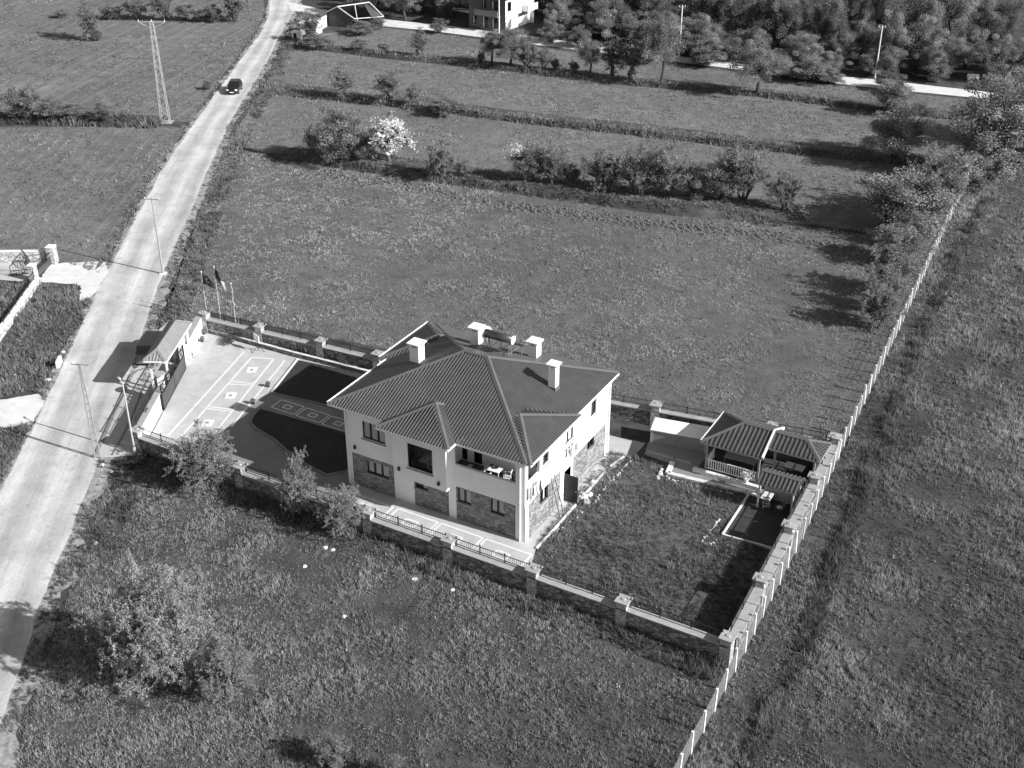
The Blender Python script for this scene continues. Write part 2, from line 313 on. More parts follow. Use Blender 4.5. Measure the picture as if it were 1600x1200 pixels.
# terrace banks: a steep face towards the meadow, easing off behind
BANKS = [([(425,247),(560,268),(660,284),(760,297),(900,315),(1000,331),(1090,341),(1200,346),(1262,344)], .7, .5, 6.0), ([(420,142),(540,160),(600,166),(720,181),(860,198),(1000,213),(1150,231),(1300,248),(1480,264)], .55, .35, 4.5),
         ([(470,76),(600,92),(750,107),(850,119),(950,131),(1180,151),(1400,179),(1520,190)], .55, .35, 4.0), ([(-120,194),(60,192),(170,195),(250,198)], .6, .4, 4.0)]
BANKW = [(resample([P2(*q) for q in b[0]], 46), b[1], b[2], b[3]) for b in BANKS]
def prof(d, fw, bw_): return np.where(d < 0, 0, np.where(d < fw, d/fw, np.clip(1-(d-fw)/bw_, 0, 1)))
def ground_z(X, Y):
    X = np.atleast_1d(np.asarray(X, float)); Y = np.atleast_1d(np.asarray(Y, float)); Z = np.zeros(len(X))
    for pts, h, fw, bw_ in BANKW:
        lo, hi = pts.min(0)-bw_-1.5, pts.max(0)+bw_+1.5; sel = np.nonzero((X > lo[0]) & (X < hi[0]) & (Y > lo[1]) & (Y < hi[1]))[0]
        ux = (pts[-1]-pts[0])/np.linalg.norm(pts[-1]-pts[0]); dd0 = (X[sel]-pts[0][0])*-ux[1]+(Y[sel]-pts[0][1])*ux[0]; q0 = (pts-pts[0])@np.array([-ux[1],ux[0]])
        sel = sel[(dd0 > q0.min()-.5) & (dd0 < q0.max()+fw+bw_+.5)]
        if len(sel) == 0: continue
        x, y = X[sel], Y[sel]; c = pts[::3] if len(sel) > 5000 else pts; n = len(c)
        best = np.full(len(x), 1e9); sd = np.full(len(x), -1.0); endf = np.zeros(len(x))
        for i in range(n-1):
            ax, ay = c[i]; dx, dy = c[i+1]-c[i]; L2 = dx*dx+dy*dy
            t = np.clip(((x-ax)*dx+(y-ay)*dy)/L2, 0, 1); ex, ey = x-ax-t*dx, y-ay-t*dy; dd = np.hypot(ex, ey); m_ = dd < best
            best = np.where(m_, dd, best); sd = np.where(m_, np.where(ex*-dy+ey*dx > 0, dd, -dd), sd)
            tt_ = (i+t)/(n-1); endf = np.where(m_, np.clip(np.minimum(tt_, 1-tt_)*8, 0, 1), endf)
        Z[sel] = np.maximum(Z[sel], h*prof(sd, fw, bw_)*endf*(.75+.5*vnoise(x, y, 3.0, 6)))
    return Z
for pts, h, fw, bw_ in BANKW:
    P_ = resample(pts, 220); tg = np.gradient(P_, axis=0); tg /= np.linalg.norm(tg, axis=1)[:,None]; nr = np.stack([-tg[:,1], tg[:,0]], 1)
    offs = [-.1, .02, fw*.5, fw, fw+.5, fw+1.5, fw+bw_*.5, fw+bw_]; V_ = []
    for o_ in offs: q = P_+nr*o_; V_.append(np.c_[q, ground_z(q[:,0], q[:,1])+(.008 if 0 < o_ < fw+bw_ else -.02)])
    v = np.stack(V_, 1).reshape(-1,3); k = len(offs); f = [(i*k+j, i*k+j+1, (i+1)*k+j+1, (i+1)*k+j) for i in range(219) for j in range(k-1)]
    m = bpy.data.meshes.new('terrace_bank'); m.from_pydata([tuple(q) for q in v], [], f); m.materials.append(M['earth']); m.shade_smooth(); o = bpy.data.objects.new('terrace_bank', m); col.objects.link(o); struct(o)

# ------------------------------------------------------------------ forecourt of the house
GA, GB = Vector((-28.75,-3.6)), Vector((-37.25,12.35))          # gate wall, inner foot
court = [(-28.9,-3.9),(-9.0,-3.9),(2.2,-3.9),(.95,-.3),(.95,0),(0,0),(-13.4,0),(-13.4,12.9),(-20,12.9),(-37.3,12.35)]
struct(MB().sheet(court, .020).build('forecourt', M['concrete']))
path_shade_poly = [P2(180+a*.275,420+b*.275) for a,b in [(890,705),(1310,795),(1420,800)]] + [(-13.3,7.5),(-13.3,0.1),(-13.3,-3.9),(-25.4,-3.9)] + [P2(180+a*.275,420+b*.275) for a,b in [(580,955),(830,730)]]
struct(MB().sheet(path_shade_poly, .024).build('path_and_shade_sheet', M['pave']))  # path plus darker sheet painting in the house's cast shadow, same edge
z2 = lambda a, b: P2(180+a*.275, 420+b*.275)
lawn1 = [z2(1037,522), z2(893,704), z2(1150,762), (-15.5,7.7), (-14.4,7.9), (-14.4,12.7), z2(1440,605)]
cv = [z2(*q) for q in [(1200,1176),(1110,1130),(1020,1075),(955,1018),(900,970),(845,938),(800,910),(775,885),(772,868),(785,840),(805,815),(830,802)]]
lawn2 = [(-14.6,4.7)] + [z2(1310,940)] + cv[::-1] + [(-14.6,.9)]
def turf(name, poly):
    o = struct(MB().prism(poly, .026, .07).build(name, M['lawn'])); return o
turf('lawn', lawn1); turf('lawn', lawn2)
def kerb_line(pts, w, h, mt, name='kerb', closed=False):
    m = MB(); q = list(pts)+([pts[0]] if closed else [])
    for a, b in zip(q[:-1], q[1:]):
        m.bar((a[0],a[1],h/2+.02),(b[0],b[1],h/2+.02), w, h)
    return struct(m.build(name, mt))
kerb_line([z2(1039,516), z2(889,708)], .16, .10, M['mark'], 'lawn_kerb')
kerb_line([z2(889,708), z2(1150,766), (-14.4,7.6)], .10, .09, M['pave'], 'lawn_kerb')
kerb_line([(-14.5,4.8), z2(1310,936), z2(828,798)] + cv[::-1][1:] + [(-14.5,.8)], .12, .10, M['pave'], 'lawn_kerb')
lines = [((735,470),(300,950)),((775,505),(375,955)),((900,515),(545,960)),((965,520),(660,900)),
         ((775,505),(900,515)),((655,640),(785,655)),((648,657),(780,664)),((530,785),(672,802)),((515,796),(660,812)),((375,955),(545,962))]
m = MB()
for i, (a, b) in enumerate(lines): m.strip(z2(*a), z2(*b), .17, .028+.0015*i)
struct(m.build('white_paving_line', M['mark']))
for c in [(775,577),(655,722),(525,878)]:
    p = Vector(z2(*c)); d = (GB-GA).normalized(); n = Vector((d.y,-d.x)); m = MB()
    q = [p+d*.45+n*.38, p-d*.45+n*.38, p-d*.45-n*.38, p+d*.45-n*.38]; m.prism([tuple(v) for v in q][::-1], .022, .05)
    o = struct(m.build('paving_square', M['mark']))
    q = [p+d*.12+n*.1, p-d*.12+n*.1, p-d*.12-n*.1, p+d*.12-n*.1]; MB().prism([tuple(v) for v in q][::-1], .03, .056).build('paving_centre', M['pave'], o)
m = MB(); k = 0
for i in range(4):                                        # squares let into the path to the door
    x0 = -24.4+i*2.35; x1 = x0+2.1; y0, y1 = 5.15-.03*i, 6.4-.03*i
    for a, b in (((x0,y0),(x1,y0)),((x1,y0),(x1,y1)),((x1,y1),(x0,y1)),((x0,y1),(x0,y0))): m.strip(a, b, .10, .030+.0012*(k % 5)); k += 1
    cx, cy = (x0+x1)/2, (y0+y1)/2
    for a, b in (((cx-.3,cy-.22),(cx+.3,cy-.22)),((cx+.3,cy-.22),(cx+.3,cy+.22)),((cx+.3,cy+.22),(cx-.3,cy+.22)),((cx-.3,cy+.22),(cx-.3,cy-.22))): m.strip(a, b, .12, .030+.0012*(k % 5)); k += 1
struct(m.build('path_inlay', M['mark']))
m = MB(); k = 0                                            # terrace in front of the house
for i, (x0, x1) in enumerate([(-8.9,-5.85),(-5.6,-2.5),(-2.25,1.0),(-12.6,-9.3)]):
    for a, b in (((x0,-2.85),(x1,-2.85)),((x0,-.95),(x1,-.95)),((x0,-2.85),(x0,-.95)),((x1,-2.85),(x1,-.95))): m.strip(a, b, .16, .030+.0012*(k % 5)); k += 1
    cx = (x0+x1)/2
    for a, b in (((cx-.45,-2.2),(cx+.45,-2.2)),((cx-.45,-1.6),(cx+.45,-1.6)),((cx-.45,-2.2),(cx-.45,-1.6)),((cx+.45,-2.2),(cx+.45,-1.6))): m.strip(a, b, .16, .030+.0012*(k % 5)); k += 1
struct(m.build('terrace_inlay', M['mark']))
side = [(.02,0),(.95,-.3),(1.0,4.4),(.95,8.2),(1.5,11.6),(.9,14.1),(-2.5,13.9),(-2.5,11.95),(.02,11.95)]
struct(MB().sheet(side, .022).build('side_path', M['concrete']))
m = MB(); pts = [(.98,-.3),(1.02,2.4),(.98,5.1)]
for i, (a, b) in enumerate(zip(pts[:-1], pts[1:])): m.bar((a[0],a[1],.06),(b[0],b[1],.06), .14, .12)
m.bar((.98,6.6,.06),(.97,9.4,.06),.14,.12); m.bar((.99,10.3,.06),(1.3,11.9,.06),.14,.12)
struct(m.build('side_kerb', M['lightcop']))
# planting bed along the back wall
bk = [(-37.2,12.1),(-33.9,12.2),(-31.0,12.25),(-27.5,12.35),(-20.5,12.75),(-14,13.1)]
o = kerb_line(bk, .22, .38, M['rubble'], 'bed_kerb'); kerb_line([(p[0],p[1]+.0) for p in bk], .24, .40, M['lightcop'], 'bed_kerb_cap').location.z = .375
bpy.data.objects['bed_kerb_cap'].scale = (1,1,.12)
# pavement outside the gate
outer = [P2(*q) for q in [(152,716),(208,712),(258,600),(300,505),(265,500),(243,520),(225,560),(205,585)]]
struct(MB().sheet(outer, .016).build('gate_pavement', M['concrete']))
m = MB(); kc = [P2(*q) for q in [(150,712),(172,662),(200,600),(206,588),(214,581),(226,577),(240,574)]]
for a, b in zip(kc[:-1], kc[1:]): m.bar((a[0],a[1],.05),(b[0],b[1],.05), .22, .12)
kd = [P2(*q) for q in [(176,712),(205,655),(222,612),(238,582)]]
for a, b in zip(kd[:-1], kd[1:]): m.bar((a[0],a[1],.04),(b[0],b[1],.04), .10, .08)
struct(m.build('gate_kerb', M['pave']))

# ------------------------------------------------------------------ roofs and windows
def hip_roof(x0, x1, y0, y1, z0, p, spacing, rib_w=.085, rib_h=.05, hipL=True, hipR=True, thick=.08):
    """roof sheets with raised ribs; returns (sheet MB, caps MB, fascia MB, ridge ends)"""
    s, c, fa = MB(), MB(), MB(); W, D = x1-x0, y1-y0; h = min(W, D)/2 if (hipL and hipR) else D/2
    rl = x0+h if hipL else x0; rr = x1-h if hipR else x1; yc = (y0+y1)/2; zr = z0+p*h
    A,B,C_,D_ = (x0,y0,z0),(x1,y0,z0),(x1,y1,z0),(x0,y1,z0); E,F_ = (rl,yc,zr),(rr,yc,zr)
    s.quad(A,B,F_,E); s.quad(C_,D_,E,F_)
    if hipR: s.quad(B,C_,F_)
    if hipL: s.quad(D_,A,E)
    t = thick
    s.quad(*[(q[0],q[1],q[2]-t) for q in (D_,C_,B,A)])
    def ribs(a, b, d, lim):
        a, b = Vector(a), Vector(b); L = (b-a).length; e = (b-a)/L; up = Vector((d[0],d[1],p)); n = e.cross(up.normalized())
        if n.z < 0: n = -n
        k = int(L/spacing); off = (L-k*spacing)/2
        for i in range(k+1):
            q = off+i*spacing; dm = lim(q, L)
            if dm < .12: continue
            st = a+e*q-up*.03; en = a+e*q+up*(dm-.03)
            wv = e*(rib_w/2); wt = e*(rib_w*.28); hv = n*rib_h
            s.add([st-wv,st+wv,st+wt+hv,st-wt+hv,en-wv,en+wv,en+wt+hv,en-wt+hv],[(0,1,2,3),(7,6,5,4),(1,5,6,2),(2,6,7,3),(3,7,4,0)])
    def lim_long(q, L): return min(q if hipL else 1e9, (L-q) if hipR else 1e9, h)
    def lim_long_b(q, L): return min(q if hipR else 1e9, (L-q) if hipL else 1e9, h)
    ribs(A, B, (0,1), lim_long); ribs(C_, D_, (0,-1), lim_long_b)
    if hipR: ribs(B, C_, (-1,0), lambda q, L: min(q, L-q, h))
    if hipL: ribs(D_, A, (1,0), lambda q, L: min(q, L-q, h))
    zc = Vector((0,0,.03))
    segs = [(E,F_)] if rr-rl > .05 else []
    if hipL: segs += [(A,E),(D_,E)]
    if hipR: segs += [(B,F_),(C_,F_)]
    for a, b in segs:
        a, b = Vector(a)+zc, Vector(b)+zc; d = (b-a); dn = d.normalized(); x = dn.cross(Vector((0,0,1))).normalized()*.17; y = Vector((0,0,1))*.055
        c.add([a-x-y*.6,a+y,a+x-y*.6,b-x-y*.6,b+y,b+x-y*.6],[(0,1,4,3),(1,2,5,4),(0,2,1),(3,4,5)])
    g = .05
    for a, b in ((A,B),(B,C_),(C_,D_),(D_,A)):
        if (not hipR and a is B) or (not hipL and a is D_): continue
        fa.bar((a[0],a[1],z0-.11),(b[0],b[1],z0-.11), .07, .15)
    return s, c, fa, (E, F_)
def grid_wall(mb, T, u0, u1, z0, z1, openings, depth=.2):
    us = sorted({u0, u1, *[o[0] for o in openings], *[o[1] for o in openings]}); zs = sorted({z0, z1, *[o[2] for o in openings], *[o[3] for o in openings]})
    us = [u for u in us if u0 <= u <= u1]; zs = [z for z in zs if z0 <= z <= z1]
    for a, b in zip(us[:-1], us[1:]):
        for c, d in zip(zs[:-1], zs[1:]):
            um, zm = (a+b)/2, (c+d)/2
            if any(o[0] < um < o[1] and o[2] < zm < o[3] for o in openings): continue
            mb.quad(T(a,c,0), T(b,c,0), T(b,d,0), T(a,d,0))
    for (a, b, c, d) in openings:
        if d < z0 or c > z1: continue
        mb.quad(T(a,c,0),T(a,d,0),T(a,d,depth),T(a,c,depth)); mb.quad(T(b,c,0),T(b,d,0),T(b,d,depth),T(b,c,depth))
        mb.quad(T(a,c,0),T(b,c,0),T(b,c,depth),T(a,c,depth)); mb.quad(T(a,d,0),T(b,d,0),T(b,d,depth),T(a,d,depth))
def fbox(mb, T, u0, u1, z0, z1, d0, d1):
    vs = [T(u,z,d) for d in (d0,d1) for (u,z) in ((u0,z0),(u1,z0),(u1,z1),(u0,z1))]
    mb.add(vs, [(0,1,2,3),(7,6,5,4),(0,4,5,1),(1,5,6,2),(2,6,7,3),(3,7,4,0)])
def window(parent, T, a, b, c, d, panes=2, curtain=(0,1), sill=True, fw=.07, dep=.10, dark=False):
    f = MB()
    fbox(f,T,a,b,c,c+fw,dep,dep+.07); fbox(f,T,a,b,d-fw,d,dep,dep+.07); fbox(f,T,a,a+fw,c+fw,d-fw,dep,dep+.07); fbox(f,T,b-fw,b,c+fw,d-fw,dep,dep+.07)
    wd = (b-a)/panes
    for i in range(1, panes): fbox(f,T,a+wd*i-fw*.8,a+wd*i+fw*.8,c+fw,d-fw,dep-.01,dep+.075)
    fr = f.build('window', M['frame'], parent)
    for i in range(panes):
        x0 = a+wd*i+(fw if i == 0 else fw*.8); x1 = a+wd*(i+1)-(fw if i == panes-1 else fw*.8); g = MB()
        g.quad(T(x0,c+fw,dep+.03),T(x1,c+fw,dep+.03),T(x1,d-fw,dep+.03),T(x0,d-fw,dep+.03)); g.build('pane', M['glass'], fr)
    if not dark:
        g = MB()
        for i in range(panes):
            x0 = a+wd*i; x1 = a+wd*(i+1); n = 10; cur = curtain[i % len(curtain)]
            if cur <= 0: continue
            xs = np.linspace(x0+.02, x0+.02+(x1-x0-.04)*min(1,cur), n)
            for q, r, kk in zip(xs[:-1], xs[1:], range(n)):
                da, db = dep+.05+.015*(kk % 2), dep+.05+.015*((kk+1) % 2)
                g.quad(T(q,c,da),T(r,c,db),T(r,d,db),T(q,d,da))
        if g.v: g.build('curtain', M['curtain'], fr)
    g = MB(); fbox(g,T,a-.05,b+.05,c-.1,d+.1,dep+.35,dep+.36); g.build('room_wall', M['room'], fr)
    if sill: s = MB(); fbox(s,T,a-.08,b+.08,c-.07,c-.003,-.08,dep); s.build('sill', M['coping'] if not dark else M['coping'], fr)
    return fr

# ------------------------------------------------------------------ the house
HX0, HX1, HY1 = -13.5, 0.0, 11.9; ZT = 6.12; ZS = 2.6
house = thing('house', 'white two-storey house with ribbed hip roof and stone-clad ground floor', 'house', (-6.75,5.95,0))
class Off:                                        # house parts are written in compound coordinates, stored relative to the house
    pass
def hb(mb, name, material, parent=house, smooth=False):
    o = mb.build(name, material, parent, smooth)
    return o
HOFF = Vector((6.75,-5.95,0))
def TF(y0=0.0): return lambda u, z, d: (u+HOFF.x, y0+d+HOFF.y, z)
def TS(x0=0.0): return lambda u, z, d: (x0-d+HOFF.x, u+HOFF.y, z)
def TL(x0): return lambda u, z, d: (x0+d+HOFF.x, u+HOFF.y, z)
def TB(y0): return lambda u, z, d: (u+HOFF.x, y0-d+HOFF.y, z)
F0, FB, S0 = TF(0.0), TF(-.8), TS(0.0)
Fp, Sp = TF(-.04), TS(.04)
wall, stone = MB(), MB()
w_lu = (-12.1,-10.3,3.98,5.32); w_ll = (-11.95,-10.2,1.3,2.3); w_bw = (-8.1,-6.2,3.45,5.3); w_bl = (-8.15,-7.15,1.4,1.95)
w_r1 = (-4.9,-3.9,1.4,2.5); w_r2 = (-2.48,-1.5,1.42,2.52)
grid_wall(wall, Fp, -13.5, -9.2, ZS, ZT, [w_lu]); wall.quad(Fp(-13.5,ZS,0),Fp(-9.2,ZS,0),Fp(-9.2,ZS,.04),Fp(-13.5,ZS,.04))
grid_wall(wall, Fp, -13.5, -13.05, 0, ZS, [])
stone2, stone3, stone4, stone5 = MB(), MB(), MB(), MB()
grid_wall(stone, F0, -13.05, -9.75, 0, ZS, [w_ll])
grid_wall(wall, FB, -9.2, -5.2, 2.5, ZT, [w_bw]); grid_wall(wall, Fp, -9.75, -8.2, 0, ZS, []); wall.quad(Fp(-8.2,0,0),Fp(-8.2,0,.04),Fp(-8.2,ZS,.04),Fp(-8.2,ZS,0))
for x in (-9.2, -5.2):
    z0 = 2.5
    wall.quad(FB(x,z0,0),FB(x,z0,.8),FB(x,ZT,.8),FB(x,ZT,0))
wall.quad(FB(-9.2,2.5,0),FB(-5.2,2.5,0),FB(-5.2,2.5,.8),FB(-9.2,2.5,.8))
grid_wall(stone2, F0, -8.2, -5.55, 0, 2.5, [w_bl])
grid_wall(wall, Fp, -5.55, -5.0, 0, ZT, []); wall.quad(Fp(-5.0,0,0),Fp(-5.0,0,.04),Fp(-5.0,ZT,.04),Fp(-5.0,ZT,0))
grid_wall(stone3, F0, -5.0, -.65, 0, ZS, [w_r1, w_r2])
# balcony: parapet, floor, back wall, ceiling
fbox(wall, F0, -5.0, -.65, ZS+.0, 4.17, -.04, .14); fbox(wall, F0, -.65, 0.0, 0, ZT, -.042, .30)
BD = 2.25
fbox(wall, F0, -6.05, -.14, 2.92, 3.0, .14, BD)
b_d1 = (-5.95,-5.5,3.0,5.15); b_d2 = (-5.05,-4.4,3.0,5.15)
grid_wall(wall, TF(BD), -6.05, 0, 3.0, ZT, [b_d1, b_d2])
wall.quad(TS(-6.05)(0,3.0,0),TS(-6.05)(BD,3.0,0),TS(-6.05)(BD,ZT,0),TS(-6.05)(0,ZT,0))
# right-hand side
s_bal = (.28,1.8,4.2,5.75); s_u1 = (2.15,3.0,4.35,5.5); s_l1 = (1.95,3.05,1.55,2.62); s_d = (5.2,6.15,0.0,2.25); s_mid = (5.2,6.4,4.2,5.6); s_u2 = (8.9,9.75,4.35,5.55); s_l2 = (8.62,9.67,1.85,2.62)
ZQ = 2.68
grid_wall(wall, Sp, 0, HY1, ZQ, ZT, [s_bal, s_u1, s_mid, s_u2]); grid_wall(wall, Sp, -.04, .38, 0, ZQ, []); grid_wall(wall, Sp, 4.62, 5.2, 0, ZQ, [])
grid_wall(wall, Sp, 6.15, 6.45, 0, ZQ, []); grid_wall(wall, Sp, 5.2, 6.15, 2.25, ZQ, []); grid_wall(wall, Sp, 11.35, HY1+.04, 0, ZQ, [])
grid_wall(stone4, S0, .38, 4.62, 0, ZQ, [s_l1]); grid_wall(stone5, S0, 6.45, 11.35, 0, ZQ, [s_l2])
for y in (.38,4.62,6.45,11.35): wall.quad(Sp(y,0,0),Sp(y,0,.04),Sp(y,ZQ,.04),Sp(y,ZQ,0))
# left side, back, inner floor
l_w = [(2.0,3.4,1.2,2.3),(7.5,9.0,1.2,2.3),(2.0,3.4,4.0,5.2),(7.5,9.0,4.0,5.2)]; b_w = [(-11,-9.6,1.2,2.3),(-4,-2.6,1.2,2.3),(-11,-9.6,4.0,5.2),(-4,-2.6,4.0,5.2)]
grid_wall(wall, TL(-13.54), 0, HY1, 0, ZT, l_w); grid_wall(wall, TB(HY1), HX0, 0, 0, ZT, b_w)
hb(wall, 'wall', M['plaster']); [hb(q, 'stone_cladding', M['stone']) for q in (stone, stone2, stone3, stone4, stone5)]
fl = MB(); fl.box(-13.3+HOFF.x,-.2+HOFF.x,2.6+HOFF.y,11.7+HOFF.y,2.7,2.85); fl.box(-13.3+HOFF.x,-6.2+HOFF.x,.3+HOFF.y,1.9+HOFF.y,2.7,2.85); hb(fl, 'upper_floor', M['room'])
bf = MB(); fbox(bf, F0, -6.0, -.16, 3.003, 3.012, .15, BD-.01); hb(bf, 'balcony_floor', M['darkplaster'])
pc = MB(); fbox(pc, F0, -5.02, -.66, 4.173, 4.20, -.02, .16); hb(pc, 'parapet_cap', M['plaster'])
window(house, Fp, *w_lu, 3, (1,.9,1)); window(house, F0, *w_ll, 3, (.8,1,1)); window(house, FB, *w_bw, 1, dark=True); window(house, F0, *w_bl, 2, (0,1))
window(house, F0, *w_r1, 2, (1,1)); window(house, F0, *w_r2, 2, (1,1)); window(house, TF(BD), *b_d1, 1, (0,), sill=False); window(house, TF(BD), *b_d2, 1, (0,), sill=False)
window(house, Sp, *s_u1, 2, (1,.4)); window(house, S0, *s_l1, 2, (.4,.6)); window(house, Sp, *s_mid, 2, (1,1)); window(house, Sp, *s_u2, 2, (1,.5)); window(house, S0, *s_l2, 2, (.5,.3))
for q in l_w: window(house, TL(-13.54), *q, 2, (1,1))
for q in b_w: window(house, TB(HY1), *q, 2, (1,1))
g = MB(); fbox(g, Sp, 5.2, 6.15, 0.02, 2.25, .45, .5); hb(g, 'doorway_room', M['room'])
d = MB(); dx = HOFF.x+.05; dy = 5.24+HOFF.y                           # metal door standing open, square to the wall
d.box(dx, dx+.98, dy-.03, dy+.02, .06, 2.12); dr = hb(d, 'door', M['doormetal'])
q = MB(); 
for z0, z1 in ((.14,1.5),(1.6,2.06)): q.box(dx+.07, dx+.91, dy-.045, dy-.031, z0, z1)
q.build('door_panel', M['frame'], dr); MB().box(dx+.86,dx+.94,dy-.10,dy-.046,1.0,1.06).build('handle', M['chrome'], dr)
# wall lamps, downpipes
for (T, u, z) in ((Fp,-12.75,3.1),(FB,-8.75,3.15),(FB,-5.75,3.0)):
    l = MB(); fbox(l,T,u-.07,u+.07,z-.12,z+.12,-.14,-.005); hb(l, 'wall_lamp', M['frame'])
for (x, y) in ((-13.36,-.12),(-.30,-.12),(.12,11.7)):
    dp = MB(); dp.tube((x+HOFF.x,y+HOFF.y,.03),(x+HOFF.x,y+HOFF.y,5.8),.06,n=8); dp.tube((x+HOFF.x,y+HOFF.y,5.8),(x+HOFF.x+.05,y-.28+HOFF.y,6.05),.06,n=8); p_ = hb(dp, 'downpipe', M['plastic'])
    for z in (1.2,2.9,4.6): MB().tube((x+HOFF.x,y+HOFF.y,z),(x+HOFF.x,y+HOFF.y,z+.05),.078,n=8).build('bracket', M['whitemet'], p_)
# roof
PT, EZ = .39, 6.25
roof_o = None
specs = [(-14.35,.36,-.55,12.45,EZ), (-4.6,.62,-.50,6.2,EZ-.004), (-14.95,-9.2,6.15,12.40,EZ-.004), (-9.95,-4.6,-1.45,4.2,EZ)]
sheet, caps, fas = MB(), MB(), MB()
for i, (x0,x1,y0,y1,z0) in enumerate(specs):
    s, c, f, _ = hip_roof(x0+HOFF.x, x1+HOFF.x, y0+HOFF.y, y1+HOFF.y, z0, PT, .215, .085, .04)
    sheet.add(s.v, s.f); caps.add(c.v, c.f)
    if i == 0: fas.add(f.v, f.f)
    else:
        X0,X1,Y0,Y1 = x0+HOFF.x,x1+HOFF.x,y0+HOFF.y,y1+HOFF.y; zz = z0-.11
        if i == 1: fas.bar((X1,Y0,zz),(X1,Y1,zz),.07,.15); fas.bar((X1,Y1,zz),(X1-.4,Y1,zz),.07,.15)
        if i == 2: fas.bar((X0,Y0,zz),(X0,Y1,zz),.07,.15); fas.bar((X0,Y0,zz),(X0+.7,Y0,zz),.07,.15); fas.bar((X0,Y1,zz),(X0+.7,Y1,zz),.07,.15)
        if i == 3: fas.bar((X0,Y0,zz),(X1,Y0,zz),.07,.15); fas.bar((X0,Y0,zz),(X0,Y0+.95,zz),.07,.15); fas.bar((X1,Y0,zz),(X1,Y0+.95,zz),.07,.15)
for (x_, ya, yb) in ((-14.35,-.55,6.15),(-14.95,6.15,12.4)): fas.box(x_+HOFF.x-.075,x_+HOFF.x-.037,ya+HOFF.y,yb+HOFF.y,EZ-.2,EZ+.09)
roof = hb(sheet, 'roof', M['roof']); caps.build('ridge_cap', M['ridge'], roof); fas.build('fascia', M['plastic'], roof)
def roof_z(x, y): return max(z0+PT*min(x-x0, x1-x, y-y0, y1-y, min(x1-x0,y1-y0)/2) for x0,x1,y0,y1,z0 in specs)
for (x, y, w_, h_) in ((-10.95,4.95,.72,1.45),(-8.75,8.95,.66,1.35),(-4.75,9.85,.66,1.25),(-1.85,7.1,.52,1.75)):
    zb = roof_z(x, y)-.35; X, Y = x+HOFF.x, y+HOFF.y; zt = zb+.35+h_
    c = MB(); c.box(X-w_/2,X+w_/2,Y-w_/2,Y+w_/2,zb,zt-.22)
    for sx in (-1,1):
        for sy in (-1,1): c.box(X+sx*(w_/2-.08)-.08,X+sx*(w_/2-.08)+.08,Y+sy*(w_/2-.08)-.08,Y+sy*(w_/2-.08)+.08,zt-.22,zt-.03)
    ch = hb(c, 'chimney', M['plaster'])
    MB().box(X-w_/2-.13,X+w_/2+.13,Y-w_/2-.13,Y+w_/2+.13,zt-.028,zt+.07).build('chimney_cap', M['plaster'], ch)
    MB().box(X-w_/2+.17,X+w_/2-.17,Y-w_/2+.17,Y+w_/2-.17,zt-.215,zt-.04).build('flue', M['room'], ch)
    MB().frus(X-w_/2-.12,X+w_/2+.12,Y-w_/2-.12,Y+w_/2+.12,zb-.1,zb+.5,.12).build('flashing', M['ridge'], ch)
# satellite dish behind the second chimney
dz = roof_z(-8.2,9.7); di = MB(); n = 20; c0 = Vector((-8.2+HOFF.x, 9.45+HOFF.y, dz+1.2)); nv = Vector((.55,-.62,.5)).normalized(); ax = nv.orthogonal().normalized(); ay = nv.cross(ax)
rings = []
for k, (r, dep) in enumerate(((0,.0),(.13,.012),(.26,.045),(.37,.10))):
    rings.append([c0+nv*dep+(ax*math.cos(t)+ay*math.sin(t))*r for t in [2*math.pi*i/n for i in range(n)]])
for a, b in zip(rings[:-1], rings[1:]):
    for i in range(n): di.quad(a[i], a[(i+1)%n], b[(i+1)%n], b[i])
ds = hb(di, 'satellite_dish', M['plastic'], smooth=True)
MB().tube(c0, (c0.x,c0.y,dz-.2), .03).tube(c0-ay*.3, c0+nv*.4, .012).build('dish_mast', M['galv'], ds)
# solar water heater on the back slope
sw = thing('solar_water_heater', 'solar water heater with steel tank and dark tubes on the roof', 'water heater', (-6.2,7.95,roof_z(-6.2,7.95)))
Lx, tz = 1.05, 1.5
MB().tube((-Lx,-.35,tz),(Lx,-.35,tz),.29,n=18).build('tank', M['steel'], sw, True)
MB().tube((-Lx-.03,-.35,tz),(-Lx,-.35,tz),.30,n=18).build('tank_cap', M['plastic'], sw); MB().tube((Lx,-.35,tz),(Lx+.03,-.35,tz),.30,n=18).build('tank_cap', M['plastic'], sw)
pm = MB(); pm.add([(-Lx+.1,-.3,tz-.28),(Lx-.1,-.3,tz-.28),(Lx-.1,1.35,.25),(-Lx+.1,1.35,.25),(-Lx+.1,-.3,tz-.34),(Lx-.1,-.3,tz-.34),(Lx-.1,1.35,.19),(-Lx+.1,1.35,.19)],[(0,1,2,3),(7,6,5,4),(0,4,5,1),(1,5,6,2),(2,6,7,3),(3,7,4,0)])
pn = pm.build('collector', M['solar'], sw); tb = MB()
for i in range(16):
    x = -Lx+.2+i*(2*Lx-.4)/15; tb.tube((x,-.3,tz-.24),(x,1.33,.29),.035,n=6)
tb.build('tube', M['solar'], pn)
st = MB()
for x in (-Lx+.25, Lx-.25):
    rz_ = lambda y: roof_z(-6.2+x, 7.95+y)-roof_z(-6.2,7.95)
    st.tube((x,-.55,rz_(-.55)-.02),(x,-.38,tz-.25),.03); st.tube((x,-.1,rz_(-.1)-.02),(x,-.3,tz-.25),.03); st.tube((x,1.3,rz_(1.3)-.02),(x,1.3,.24),.03); st.tube((x,-.5,.45),(x,1.3,.3),.02)
st.tube((-Lx+.25,-.5,.55),(Lx-.25,-.5,.55),.022); st.tube((-Lx+.25,-.53,.2),(Lx-.25,-.43,1.1),.018); st.build('stand', M['greymet'], sw)

